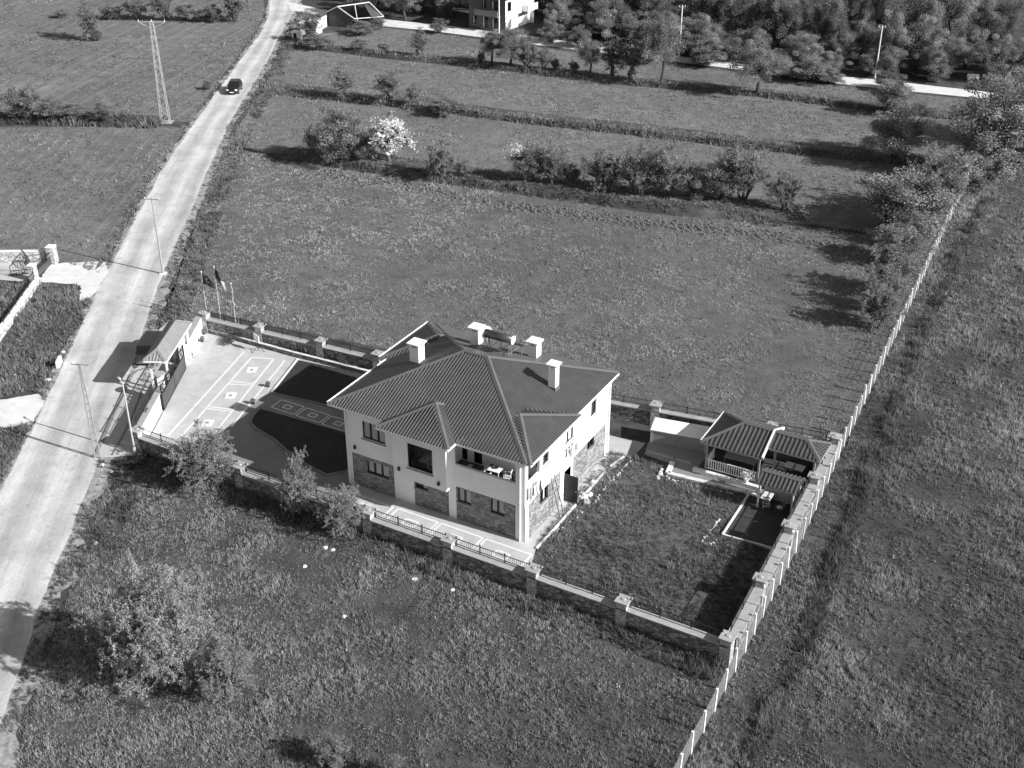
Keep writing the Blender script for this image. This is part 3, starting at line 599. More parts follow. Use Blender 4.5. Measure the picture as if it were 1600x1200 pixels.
# ------------------------------------------------------------------ things on and beside the house
def chair(label, loc, rz, mt, seat_h=.43, group=None):
    t = thing('chair', label, 'chair', loc, rz, group)
    MB().box(-.21,.21,-.20,.20,seat_h-.03,seat_h).build('seat', mt, t)
    b = MB()
    for i in range(5): b.add([(-.18+i*.08,.19,seat_h+.02),(-.13+i*.08,.19,seat_h+.02),(-.13+i*.08,.27,seat_h+.42),(-.18+i*.08,.27,seat_h+.42),(-.18+i*.08,.21,seat_h+.02),(-.13+i*.08,.21,seat_h+.02),(-.13+i*.08,.29,seat_h+.42),(-.18+i*.08,.29,seat_h+.42)],[(0,1,2,3),(7,6,5,4),(0,4,5,1),(1,5,6,2),(2,6,7,3),(3,7,4,0)])
    b.box(-.21,.21,.26,.30,seat_h+.40,seat_h+.46); b.build('backrest', mt, t)
    for sx in (-1,1):
        for sy in (-1,1): MB().tube((sx*.18,sy*.17,seat_h-.02),(sx*.22,sy*.21,0),.022,.018).build('leg', mt, t)
        MB().bar((sx*.23,-.2,seat_h+.2),(sx*.23,.22,seat_h+.22),.05,.03).tube((sx*.22,-.19,seat_h-.02),(sx*.23,-.19,seat_h+.2),.018).build('armrest', mt, t)
    return t
def table(label, loc, rz, l, w_, h, mt, legmt=None):
    t = thing('table', label, 'table', loc, rz)
    bevel(MB().box(-l/2,l/2,-w_/2,w_/2,h-.04,h).build('tabletop', mt, t), .012)
    for sx in (-1,1):
        for sy in (-1,1): MB().tube((sx*(l/2-.08),sy*(w_/2-.08),h-.04),(sx*(l/2-.06),sy*(w_/2-.06),0),.03,.025).build('leg', legmt or mt, t)
    return t
BZ = 3.013
table('white plastic table laid with dishes on the balcony', (-3.05,1.45,BZ), .05, 1.1, .8, .74, M['plastic'])
chair('white plastic armchair at the outer end of the balcony table', (-2.05,1.4,BZ), -1.3, M['plastic'])
chair('white plastic armchair between the balcony table and the parapet', (-3.25,.85,BZ), 3.0, M['plastic'])
bwl = MB()
for r0, r1, z0, z1 in ((.05,.13,0,.07),(.13,.12,.07,.07)): bwl.tube((0,0,z0),(0,0,z1+.001),r0,r1,n=14,cap=(z0==0))
for i, (x, y, lab, m_) in enumerate(((-3.25,1.55,'dark bowl at the near end of the balcony table','clothdark'),(-2.85,1.45,'dark pot in the middle of the balcony table','frame'))):
    o = bwl.build('bowl' if i == 0 else 'pot', M[m_]); o.location = (x,y,BZ+.742); o.scale = (1.2,1.2,1+i); tag(o, lab, 'bowl' if i == 0 else 'pot')
o = bwl.build('basin', M['plastic']); o.location = (-5.0,1.75,BZ); o.scale = (1.4,1.4,1.3); tag(o, 'white basin on the balcony floor by the doors', 'basin')
bn = thing('bench', 'low grey bench against the back wall at the outer end of the balcony', 'bench', (-1.2,2.0,BZ))
MB().box(-.7,.7,-.2,.18,.40,.46).build('seat', M['wood'], bn)
for x in (-.6,.6): MB().box(x-.04,x+.04,-.16,.14,0,.40).build('leg', M['wood'], bn)
aw = tag(MB().tube((-.65,0,0),(.65,0,0),.07,n=10).build('rolled_awning', M['wood']), 'rolled awning under the balcony ceiling', 'awning'); aw.location = (-1.5,BD-.1,5.55)
# laundry on the right-hand wall
def garment(label, y, z, w_, h, mt, x=.34, sway=.04):
    nx, nz = 5, 8; v = []; f = []
    for th in (0, .018):
        for i in range(nz+1):
            for j in range(nx+1):
                u = j/nx-.5; t = i/nz
                v.append((th+sway*math.sin(7*u+4*t)*(.3+t), u*w_*(1-.15*math.sin(3*t)), -t*h-.03*math.sin(9*u)*t))
    n = (nx+1)*(nz+1)
    for b in (0, n):
        for i in range(nz):
            for j in range(nx):
                a = b+i*(nx+1)+j; q = (a,a+1,a+nx+2,a+nx+1); f.append(q if b else q[::-1])
    m = bpy.data.meshes.new('garment'); m.from_pydata(v, [], f); m.materials.append(mt); m.shade_smooth()
    o = bpy.data.objects.new('garment', m); col.objects.link(o); o.location = (x, y, z); return tag(o, label, 'laundry', 'laundry hung on the side wall')
rack = thing('drying_rack', 'drying rail on brackets below the balcony side opening', 'drying rack', (.04,.85,4.05))
r_ = MB(); r_.tube((.33,-.7,0),(.33,.75,0),.012).tube((.18,-.7,0),(.18,.75,0),.012); r_.build('rail', M['whitemet'], rack)
for y in (-.65,.7): MB().bar((0,y,-.02),(.36,y,-.02),.03,.03).build('bracket', M['whitemet'], rack)
for k, (dy, w_, h, m_, lab) in enumerate(((.25,.34,.9,'cloth','grey shirt hung nearest the house corner'),(.62,.22,.75,'clothlight','pale cloth second from the house corner on the rail'),(.98,.32,1.0,'cloth','grey trousers third from the house corner on the rail'),(1.3,.30,.85,'clothdark','dark garment at the far end of the corner drying rail'))):
    garment(lab, dy, 4.05, w_, h, M[m_], x=.37 if k % 2 else .26)
rack = thing('drying_rack', 'drying rail on brackets above the open side door', 'drying rack', (.04,5.85,4.1))
r_ = MB(); r_.tube((.3,-.65,0),(.3,.75,0),.012); r_.build('rail', M['whitemet'], rack)
for y in (-.6,.7): MB().bar((0,y,-.02),(.33,y,-.02),.03,.03).build('bracket', M['whitemet'], rack)
for dy, w_, h, m_, lab in ((5.45,.34,.7,'cloth','grey cloth nearest the corner above the side door'),(5.85,.36,.6,'clothlight','pale cloth in the middle above the side door'),(6.25,.34,.65,'cloth','grey towel farthest along above the side door')):
    garment(lab, dy, 4.1, w_, h, M[m_], x=.34)
ld = thing('ladder', 'light ladder leaning against the stone side wall', 'ladder', (.75,3.55,.02), 0)
lp = [((.05,-.24,0),(-.62,-.38,3.0)),((.05,.24,0),(-.62,.06,3.0))]
for a, b in lp: MB().bar(a, b, .05, .08).build('rail', M['wood'], ld)
for i in range(9):
    t = (i+.7)/9.6; a = Vector(lp[0][0]).lerp(Vector(lp[0][1]), t); b = Vector(lp[1][0]).lerp(Vector(lp[1][1]), t); MB().tube(a, b, .02).build('rung', M['wood'], ld)
def rock(label, x, y, r, mt, z=0, cat='rock', name='rock', squash=.6, group=None, seed=None):
    rr = random.Random(seed if seed is not None else int(x*100+y*1000)); m = MB(); rows = 4; n = 8; v = [(0,0,r*squash*1.02)]
    for i in range(1, rows):
        a = math.pi/2*(1-i/(rows-1))*1.0; 
        for j in range(n):
            t = 2*math.pi*j/n; q = r*(.75+.45*rr.random()); v.append((math.cos(t)*math.cos(a)*q, math.sin(t)*math.cos(a)*q, math.sin(a)*q*squash-.05*r))
    f = [(0,1+j,1+(j+1)%n) for j in range(n)]
    for i in range(rows-2):
        for j in range(n): f.append((1+i*n+j, 1+(i+1)*n+j, 1+(i+1)*n+(j+1)%n, 1+i*n+(j+1)%n))
    m.add(v, f); o = m.build(name, mt); o.location = (x, y, z); o.rotation_euler[2] = rr.random()*6; return tag(o, label, cat, group)
for x, y, r, lab, m_ in ((1.0,6.15,.34,'pale heap of bags just behind the open side door','lightcop'),(1.45,5.75,.28,'grey bundle beside the open side door, nearest the garden','coping'),(1.3,6.6,.22,'small pale bag farthest from the open side door','plastic'),(.75,8.05,.2,'small white bundle on the side path under the far window','plastic')):
    rock(lab, x, y, r, M[m_], .02, 'bag', 'bag', 1.0)

# ------------------------------------------------------------------ perimeter walls
def railing(parent, L0, L1, z, y=0.0, h=.72, post=1.9, step=.13, name='railing'):
    r = MB(); n = max(1, round((L1-L0)/post)); step_n = int((L1-L0)/step)
    r.bar((L0,y,z+h-.04),(L1,y,z+h-.04),.04,.035); r.bar((L0,y,z+.12),(L1,y,z+.12),.035,.03)
    for i in range(1, step_n):
        x = L0+(L1-L0)*i/step_n; r.tube((x,y,z+.12),(x,y,z+h-.05),.011,n=4,cap=False)
    ra = r.build(name, M['iron'], parent)
    for i in range(n+1):
        x = L0+(L1-L0)*i/n; x = min(max(x, L0+.05), L1-.05)
        MB().box(x-.028,x+.028,y-.028,y+.028,z,z+h+.12).build('post', M['iron'], ra)
    return ra
def pillar(parent, x, z, w_=.62, cap=.86, mt='pillar', capm='coping', y=0.0):
    p = MB().box(x-w_/2,x+w_/2,y-w_/2,y+w_/2,0,z).build('pillar', M[mt], parent)
    c = MB().box(x-cap/2,x+cap/2,y-cap/2,y+cap/2,z+.003,z+.09); c.frus(x-.12,x+.12,y-.12,y+.12,z+.09,z+.15,.03)
    c.build('pillar_cap', M[capm], p); return p
def wall_run(label, a, b, stations, h=1.2, th=.36, cop=.52, zp=1.70, mt='rubble', copm='coping', rail=True, ry=0.0, slab=None, name='perimeter_wall', pw=.62, pcap=.82, railh=.55):
    a, b = Vector(a[:2]), Vector(b[:2]); d = b-a; L = d.length; t = thing(name, label, 'wall', (a.x,a.y,0), math.atan2(d.y,d.x))
    MB().box(0,L,-th/2,th/2,0,h).build('wall_body', M[mt], t)
    if slab:
        n = max(1, round(L/slab))
        for i in range(n):
            x0, x1 = L*i/n+.028, L*(i+1)/n-.028; dz = random.uniform(-.012,.012); dy = random.uniform(-.015,.015)
            bevel(MB().box(x0,x1,-cop/2+dy,cop/2+dy,h+.003,h+.09+dz).build('coping_slab', M[copm], t), .012, 1)
    else: MB().box(0,L,-cop/2,cop/2,h+.003,h+.08).build('coping', M[copm], t)
    st = [s*L if s < .05 else s for s in stations]
    for s in st: pillar(t, s, zp, pw, pcap)
    if rail:
        e = [0]+sorted(st)+[L]; e = [q for i, q in enumerate(e) if i == 0 or q-e[i-1] > .5]
        for q, r in zip(e[:-1], e[1:]): railing(t, q+pw/2+.02, r-pw/2-.02, h+.085, ry, railh)
    return t
FWY = -4.0
def fst(*xs): return [x+28.9 for x in xs]
wall_run('stone front wall with iron railing facing the meadow', (-28.9,FWY), (14.95,FWY),
         [P(q[0],q[1],1.8)[0]+28.9 for q in ((300,688),(380,722),(580,793),(705,838),(835,886),(973,938))]+[.3,43.75], h=1.2, ry=.17, cop=.62)
wall_run('stone right wall with broad pale coping slabs beside the post fence', (14.95,FWY+.5), (13.95,18.9), [5.05,10.9,16.9,22.3], h=1.3, th=.5, cop=.78, zp=1.85, copm='coping', slab=1.55, ry=.22, railh=.62)
bp = [P2(317,487,1.8), P2(405,508,1.8), P2(500,531,1.8), P2(595,552,1.8), P2(1022,637,1.8)]
B0, B1, B2 = (bp[0][0], bp[0][1]), (bp[3][0], bp[3][1]), (13.7,18.95)
def along(a, b, q): d = Vector(b)-Vector(a); return (Vector(q)-Vector(a)).dot(d.normalized())
wall_run('stone back wall with iron railing between the flagpoles and the roof', B0, B1, [.01]+[along(B0,B1,q) for q in bp[1:3]]+[along(B0,B1,B1)-.3], h=1.2, ry=.17, cop=.62)
wall_run('stone back wall running behind the house to the pavilion', (B1[0]+.3,B1[1]+.06), B2, [along(B1,B2,bp[4])-.3, along(B1,B2,bp[4])-9.5, along(B1,B2,bp[4])-16, along(B1,B2,bp[4])+8], h=1.2, ry=.17, cop=.62)
print('back wall', bp)
# gate wall: two white rendered lengths with the gate and its canopy between
gd = (GB-GA).normalized(); gn = Vector((-gd.y, gd.x)); grz = math.atan2(gd.y, gd.x); GL = (GB-GA).length
def gp(s, off=0.0): q = GA+gd*s+gn*off; return (q.x, q.y)
OFF = .22
wall_run('white rendered wall between the front corner pillar and the gate', gp(.1,OFF), gp(6.2,OFF), [], h=1.45, th=.34, cop=.5, mt='plaster', copm='coping', rail=True, ry=.15, name='gate_wall', railh=.6)
wall_run('white rendered wall between the gate and the flagpoles', gp(12.3,OFF), gp(17.7,OFF), [], h=1.45, th=.34, cop=.5, mt='plaster', copm='coping', rail=False, name='gate_wall')
for s, lab, cp in ((6.3,'white gate pillar with a broad grey cap at the near end of the gate',.85),(12.2,'white gate pillar at the far end of the gate',.6)):
    p = gp(s, OFF); t = thing('gate_pillar', lab, 'pillar', (p[0],p[1],0), grz)
    MB().box(-.22,.22,-.22,.22,0,2.35).build('shaft', M['plaster'], t); c = MB(); c.prism([(cp*.5*math.cos(R(22.5+45*i)), cp*.5*math.sin(R(22.5+45*i))) for i in range(8)], 2.353, 2.45); c.build('cap', M['coping'], t)
g0 = gp(5.0, -.12); gt = thing('sliding_gate', 'dark metal gate with scrolled top standing half across the entrance', 'gate', (g0[0],g0[1],0.03), grz)
GLn = 6.4; MB().box(0,GLn,-.03,.03,.08,1.25).build('sheet_panel', M['gate'], gt)
fr = MB(); fr.bar((0,0,.05),(GLn,0,.05),.09,.08); fr.bar((0,0,1.28),(GLn,0,1.28),.07,.06)
for x in (0.04, GLn/2, GLn-.04): fr.box(x-.04,x+.04,-.045,.045,.02,2.1)
fr.bar((0,0,2.02),(GLn,0,2.02),.06,.05); fr.build('frame', M['frame'], gt)
for i in range(7):
    sc = MB(); cx = .55+i*.88; pts = [(cx+.34*math.cos(t)*(1-t/9), 0, 1.65+.30*math.sin(t)*(1-t/9)) for t in [q*.5 for q in range(15)]]
    for a, b in zip(pts[:-1], pts[1:]): sc.bar(a, b, .03, .05)
    sc.build('scroll', M['frame'], gt)
bb = MB()
for i in range(26): x = .2+i*(GLn-.4)/25; bb.tube((x,0,1.3),(x,0,2.0),.014,n=4)
bb.build('bars', M['frame'], gt)
struct(MB().strip(gp(0.2,-.1), gp(6,-.1), .05, .034).build('gate_track', M['iron']))
cz = 3.15
c_a = [Vector(P2(*q, cz)) for q in ((226,562),(257,565),(297,503),(266,503))]
cc = sum(c_a, Vector((0,0)))/4; cdir = ((c_a[2]-c_a[1])+(c_a[3]-c_a[0])).normalized(); clen = ((c_a[2]-c_a[1]).length+(c_a[3]-c_a[0]).length)/2; cwid = 1.75
cn = thing('gate_canopy', 'pitched metal canopy roof above the entrance gate', 'canopy', (cc.x,cc.y,0), math.atan2(cdir.y,cdir.x))
s, c, f, _ = hip_roof(-clen/2, clen/2, -cwid/2, cwid/2, cz, .62, .24)
rf = s.build('roof', M['canopyroof'], cn); c.build('ridge_cap', M['canopyroof'], rf); f.build('fascia', M['plastic'], rf)
for x in (-clen/2+.55, clen/2-.55):
    for y in (-cwid/2+.25, cwid/2-.25): MB().box(x-.07,x+.07,y-.07,y+.07,0,cz-.08).build('post', M['whitemet'], cn)
for y in (-cwid/2+.25, cwid/2-.25): MB().box(-clen/2+.3,clen/2-.3,y-.06,y+.06,cz-.32,cz-.19).build('beam', M['whitemet'], cn)
# ------------------------------------------------------------------ vehicles
def car(name, label, cat, loc, rz, paint, L=4.1, W=1.72, H=1.5, hood=1.0, van=False, plate=True):
    t = thing(name, label, cat, loc, rz)          # faces local -Y
    hz = .92 if not van else 1.05
    def loft(secs):
        m = MB(); rings = []
        for (y, wd, zb, zt) in secs:
            wl = wd/2; r = min(.14, (zt-zb)*.35)
            rings.append([(-wl,y,zb+r*.5),(-wl+r*.4,y,zb),(wl-r*.4,y,zb),(wl,y,zb+r*.5),(wl,y,zt-r),(wl-r,y,zt),(-wl+r,y,zt),(-wl,y,zt-r)])
        for a, b in zip(rings[:-1], rings[1:]):
            n0 = len(m.v); m.v += a+b; m.f += [(n0+i, n0+(i+1)%8, n0+8+(i+1)%8, n0+8+i) for i in range(8)]
        m.add(rings[0], [tuple(range(7,-1,-1))]); m.add(rings[-1], [tuple(range(8))]); return m
    h2 = L/2
    body = loft([(-h2,W*.80,.32,.62),(-h2+.10,W*.93,.24,.72),(-h2+.35,W,.20,hz-.14),(-h2+hood,W,.20,hz),(h2-.5,W,.20,hz+.02),(h2-.12,W*.96,.22,hz-.03),(h2,W*.86,.32,hz-.15)]).build('body', paint, t, True)
    bevel(body,.03,2)
    fr_ = .62 if not van else .5
    cab = MB(); y0, y1 = -h2+hood, h2-.22 if not van else h2-.06
    lo = [(-W*.47,y0,hz-.06),(W*.47,y0,hz-.06),(W*.47,y1,hz-.06),(-W*.47,y1,hz-.06)]; hi = [(-W*.39,y0+fr_,H),(W*.39,y0+fr_,H),(W*.39,y1-.28,H),(-W*.39,y1-.28,H)]
    cab.add(lo+hi, [(4,5,6,7),(0,1,5,4),(1,2,6,5),(2,3,7,6),(3,0,4,7)]); cb = cab.build('cabin', paint, t); bevel(cb,.06,3)
    def win(q, name):                              # glass proud of the cabin side
        a, b, c_, d_ = [Vector(v) for v in q]; n = (b-a).cross(d_-a).normalized(); ctr = (a+b+c_+d_)/4
        vs = [ctr+(v-ctr)*.86+n*.012 for v in (a,b,c_,d_)]; MB().quad(*vs).build(name, M['solar'], t)
    win((lo[0],lo[1],hi[1],hi[0]), 'windscreen'); win((lo[2],lo[3],hi[3],hi[2]), 'rear_window'); win((lo[1],lo[2],hi[2],hi[1]), 'side_window'); win((lo[3],lo[0],hi[0],hi[3]), 'side_window')
    for sx in (-1,1):
        for y in (-h2+.78, h2-.72):
            wl = MB().tube((sx*(W/2-.20),y,.31),(sx*(W/2+.012),y,.31),.31,n=16).build('wheel', M['rubber'], t); MB().tube((sx*(W/2+.013),y,.31),(sx*(W/2+.022),y,.31),.19,n=12).build('rim', M['chrome'], wl)
        MB().add([(sx*W*.44,-h2+.03,.60),(sx*W*.26,-h2-.02,.60),(sx*W*.26,-h2+.06,.73),(sx*W*.46,-h2+.16,.75)],[(0,1,2,3)]).build('headlight', M['lampglass'], t)
        MB().box(sx*(W/2-.02)-.09,sx*(W/2-.02)+.09,-h2+hood+.12,-h2+hood+.26,hz+.02,hz+.16).build('mirror', paint, t)
        MB().box(sx*W*.40-.09,sx*W*.40+.09,h2-.05,h2+.01,.66,.80).build('tail_light', M['gate'], t)
    MB().box(-W*.46,W*.46,-h2-.06,-h2+.12,.27,.47).build('bumper', paint if not van else M['plastic'], t)
    MB().box(-W*.25,W*.25,-h2-.035,-h2+.02,.50,.58).build('grille', M['frame'], t)
    if plate: MB().box(-.26,.26,-h2-.075,-h2-.062,.34,.45).build('number_plate', M['plastic'], t)
    return t
cx, cy = P2(367,143); _c = Vector(P2(330,192))-Vector(P2(366,141)); car('car', 'small black car driving down the pale road', 'car', (cx,cy,.012), math.atan2(_c.y,_c.x)+math.pi/2, M['carblack'], 3.5, 1.56, 1.36)
vp = Vector(P2(229,574))+gd*2.15; car('van', 'grey van with pale bumper parked outside the gate beside the canopy', 'van', (vp.x,vp.y,.018), grz-R(90)+math.pi, M['carwhite'], 4.3, 1.78, 1.75, .85, True)

# ------------------------------------------------------------------ flagpoles, hoop, planters in the forecourt
def flagpole(label, b, h, flag, mt, rz=0.0, mark=None, droop=.9):
    t = thing('flagpole', label, 'flagpole', b, rz)
    MB().tube((0,0,0),(0,0,h),.036,.022,n=8).build('pole', M['galv'], t); MB().tube((0,0,h),(0,0,h+.1),.06,.02,n=8).build('finial', M['whitemet'], t)
    if flag:
        nx, nz = 10, 6; v = []; f = []; fl_l, fl_h = flag
        for i in range(nz+1):
            for j in range(nx+1):
                u = j/nx; q = i/nz; v.append((.04+u*fl_l*.72, .16*math.sin(u*6+q*1.5)*u, h-.15-q*fl_h*(1-.25*u)-u*u*droop))
        for i in range(nz):
            for j in range(nx): a = i*(nx+1)+j; f.append((a,a+1,a+nx+2,a+nx+1))
        m = bpy.data.meshes.new('flag'); m.from_pydata(v, [], f); m.materials.append(mt); m.shade_smooth(); o = bpy.data.objects.new('flag', m); col.objects.link(o); o.parent = t
        so = o.modifiers.new('solid','SOLIDIFY'); so.thickness = .012
        if mark:                                    # pale crescent and star
            g = MB(); n = 14
            def pt(u, q, off=-.03): return (.04+u*fl_l*.72, .16*math.sin(u*6+q*1.5)*u+off, h-.15-q*fl_h*(1-.25*u)-u*u*droop)
            for off in (-.03,.03):
                for i in range(n):
                    a0, a1 = R(40)+R(280)*i/n, R(40)+R(280)*(i+1)/n
                    ri = lambda a: .13+.11*abs(math.sin((a-R(40))/R(280)*math.pi))*0
                    q = [pt(.42+.16*math.cos(a)*rr+(.03 if rr < 1 else 0), .5+.24*math.sin(a)*rr, off) for a, rr in ((a0,1),(a1,1),(a1,.72),(a0,.72))]; g.quad(*q)
                star = [pt(.62+.07*math.cos(R(36*i))*(1 if i % 2 == 0 else .4), .5+.11*math.sin(R(36*i))*(1 if i % 2 == 0 else .4), off) for i in range(10)]; g.quad(*star)
            g.build('emblem', M['clothlight'], o)
    return t
fx = P2(371,526); flagpole('tall white flagpole with a furled flag beside the planting bed', fx, 4.8, None, None)
ff = bpy.data.objects['flagpole']; g = MB()
for i in range(9):
    z = 4.4-i*.2; g.tube((.05*math.sin(i),.04*math.cos(i*1.7),z),(.05*math.sin(i+1),.04*math.cos((i+1)*1.7),z-.2),.07+.03*math.sin(i*2),.07+.03*math.sin(i*2+2),n=7)
g.build('furled_flag', M['cloth'], ff)
f1 = P2(325,503); flagpole('left flagpole with a dark crescent flag above the gate wall', f1, 4.6, (1.5,.95), M['flagdark'], R(10), True, .6)
f2 = P2(345,500); flagpole('middle flagpole with a dark and pale flag above the back wall', f2, 4.9, (1.1,.9), M['flagdark'], R(-5), None, .9)
t = bpy.data.objects['flagpole.002']; g = MB(); g.quad((.72,.16*math.sin(4.6)*.7-.02,3.9),(.98,.05,3.75),(1.0,.08,2.85),(.76,.0,3.15)); g.build('pale_band', M['clothlight'], t)
hp = P2(403,549); t = thing('basketball_hoop', 'white board on a post with splayed legs by the planting bed', 'hoop', (hp[0],hp[1],.02), R(-20))
MB().box(-.38,.38,-.03,.03,.85,1.5).build('board', M['plastic'], t); MB().tube((0,.06,.1),(0,.06,1.4),.035).build('post', M['iron'], t)
for a in (30,150,270): MB().tube((0,.06,.45),(.6*math.cos(R(a)),.06+.6*math.sin(R(a)),0),.02).build('leg', M['iron'], t)
rg = MB(); 
for i in range(12): rg.tube((.2*math.cos(R(30*i)),-.25+.2*math.sin(R(30*i)),1.02),(.2*math.cos(R(30*i+30)),-.25+.2*math.sin(R(30*i+30)),1.02),.012,n=4)
rg.build('ring', M['iron'], t)
def pot_plant(label, x, y, r=.22, h=.3, fol=.35, mt='frame'):
    t = thing('potted_plant', label, 'plant', (x,y,.02)); MB().tube((0,0,0),(0,0,h),r*.75,r,n=12).build('pot', M[mt], t)
    n = 260; c = rng.normal(0,1,(n,3)); c /= np.linalg.norm(c,axis=1)[:,None]; c *= (rng.random(n)**.4)[:,None]*fol; c[:,2] = c[:,2]*.9+h+fol*.7
    leaves_mesh_obj('foliage', c, .10, M['leaf'], t)
def leaf_quads(c, size, tone, jit=.5):
    n = len(c); a = rng.normal(0,1,(n,3)); a /= np.linalg.norm(a,axis=1)[:,None]; b = rng.normal(0,1,(n,3)); b -= (a*b).sum(1)[:,None]*a; b /= np.linalg.norm(b,axis=1)[:,None]
    s = (np.asarray(size)*(1-jit/2+jit*rng.random(n)))[:,None]; a = a*s*.5; b = b*s*.34
    v = np.stack([c-a, c+b, c+a, c-b], 1).reshape(-1,3); return v, np.arange(4*n), tone
def leaves_mesh_obj(name, c, size, mt, parent, tone=None):
    v, l, _ = leaf_quads(np.asarray(c), size, None); tn = tone if tone is not None else .6+.8*rng.random(len(c))
    o = bpy.data.objects.new(name, mesh_np(name, v, l, 4, mt, tn)); col.objects.link(o); o.parent = parent; return o
for a, b, lab in [(495,415,'dark potted plant nearest the inner corner of the gate wall'),(505,372,'small potted plant at the inner corner by the flagpoles'),(430,505,'potted plant at the foot of the far gate pillar'),(870,672,'low potted plant where the white line meets the lawn'),(785,770,'potted plant at the tip of the curved lawn')]:
    q = z2(a, b); pot_plant(lab, q[0], q[1], .13, .18, .20)
q = z2(645,420); rock('low dark shrub on the forecourt beside the furled flagpole', q[0], q[1], .1, M['soil'], .02, 'shrub', 'shrub_mound')
sh = bpy.data.objects['shrub_mound']; c = rng.normal(0,1,(700,3)); c /= np.linalg.norm(c,axis=1)[:,None]; c *= (rng.random(700)**.5)[:,None]*[.85,.55,.32]; c[:,2] += .28; leaves_mesh_obj('foliage', c, .11, M['leaf'], sh, .35+.3*rng.random(700))
# bench on the forecourt edge by the railing at the front corner (two upright posts)
pz = P2(233,672); t = thing('gate_stop', 'pair of dark metal posts by the front railing corner', 'posts', (pz[0],pz[1],.02), grz)
for x in (0,.32): MB().box(x-.03,x+.03,-.03,.03,0,1.7).build('post', M['iron'], t)
MB().bar((0,0,1.66),(.32,0,1.66),.05,.05).bar((0,0,.8),(.32,0,.8),.04,.04).build('crossbar', M['iron'], t)

# ------------------------------------------------------------------ pavilion, shed and cooking corner at the back of the garden
tp = [(2.4,12.9),(4.55,12.75),(4.75,11.45),(9.9,11.95),(11.0,12.05),(11.2,13.2),(14.2,13.4),(14.0,16.7),(6.0,16.5),(5.8,15.0),(2.0,14.5)]
struct(MB().prism(tp, .0, .10).build('garden_terrace', M['pave']))
m = MB(); kk = [(4.55,12.8),(4.8,11.4),(7.3,11.6),(9.9,11.9),(10.95,12.0)]
for a, b in zip(kk[:-1], kk[1:]): m.bar((a[0],a[1],.10),(b[0],b[1],.10), .34, .2)
struct(m.build('terrace_kerb', M['lightcop']))
m = MB(); m.bar((2.5,13.2,.16),(4.4,13.25,.16),.1,.12); m.bar((4.6,13.25,.16),(5.7,13.3,.16),.1,.12); struct(m.build('planting_kerb', M['coping']))
gz = thing('pavilion', 'open garden pavilion with two-part ribbed roof and white balustrade', 'pavilion', (10.5,14.8,.10)); go = Vector((10.5,14.8,.10))
gfl = MB().box(6.4-go.x,10.9-go.x,12.75-go.y,16.4-go.y,0,.22); gfl.box(10.9-go.x,14.1-go.x,13.7-go.y,16.2-go.y,0,.22); gfl.build('floor', M['darkslab'], gz)
MB().box(6.15-go.x,10.95-go.x,12.45-go.y,12.745-go.y,0,.25).build('front_step', M['lightcop'], gz)
for i, (x0,x1,y0,y1,z0,hl,hr) in enumerate(((6.55,10.8,12.6,16.9,2.6,True,False),(10.82,14.35,13.5,16.0,2.98,False,True))):
    s, c, f, _ = hip_roof(x0-go.x,x1-go.x,y0-go.y,y1-go.y,z0-go.z,.45,.30,.11,.055,hl,hr)
    rf = s.build('roof', M['roofdark'], gz); c.build('ridge_cap', M['ridge'], rf); f.build('fascia', M['wood'], rf)
    if i == 0:
        MB().box(x0-go.x-.08,x0-go.x-.038,y0-go.y,y1-go.y,z0-go.z-.18,z0-go.z+.08).build('eave_trim', M['plastic'], rf); e = MB(); x = x1-go.x; yc = (y0+y1)/2-go.y; hh = (y1-y0)/2
        e.bar((x+.03,y0-go.y,z0-go.z+.0),(x+.03,yc,z0-go.z+.45*hh+.02),.12,.2); e.bar((x+.03,y1-go.y,z0-go.z),(x+.03,yc,z0-go.z+.45*hh),.12,.2); e.build('verge_board', M['plastic'], rf)
posts = [(6.9,12.95),(10.55,13.0),(6.9,16.3),(10.6,16.3),(14.0,13.75),(14.0,15.8),(8.7,16.3),(11.3,13.9)]
for x, y in posts: MB().box(x-go.x-.06,x-go.x+.06,y-go.y-.06,y-go.y+.06,.2,2.55 if x < 10.8 else 2.92).build('post', M['wood'], gz)
def balustrade(parent, a, b, h=.78, step=.16):
    a, b = Vector(a), Vector(b); L = (b-a).length; d = (b-a)/L; bl = MB()
    bl.bar(a+Vector((0,0,h)), b+Vector((0,0,h)), .07, .06); bl.bar(a+Vector((0,0,.08)), b+Vector((0,0,.08)), .06, .05); o = bl.build('balustrade', M['plastic'], parent)
    n = int(L/step); base = MB().box(-.028,.028,-.028,.028,.08,h).mesh('baluster', M['plastic'])
    for i in range(1, n):
        q = bpy.data.objects.new('baluster', base); col.objects.link(q); q.parent = o; q.location = a+d*(L*i/n)
balustrade(gz, (6.95-go.x,12.95-go.y,.22), (10.5-go.x,13.0-go.y,.22)); balustrade(gz, (6.9-go.x,13.0-go.y,.22), (6.9-go.x,14.6-go.y,.22))
balustrade(gz, (10.9-go.x,13.85-go.y,.22), (12.2-go.x,13.8-go.y,.22)); balustrade(gz, (12.6-go.x,13.8-go.y,.22), (13.95-go.x,13.75-go.y,.22))
for x0, x1, y0, y1 in ((6.6,14.0,16.42,16.5),): MB().box(x0-go.x,x1-go.x,y0-go.y,y1-go.y,.1,1.5).build('back_panel', M['gate'], gz)
table('long grey table under the left half of the pavilion', (8.9,14.3,.33), .04, 2.2, 1.0, .76, M['wood'])
table('small grey table under the right half of the pavilion', (12.4,15.0,.33), 0, 1.3, .8, .76, M['gate'])
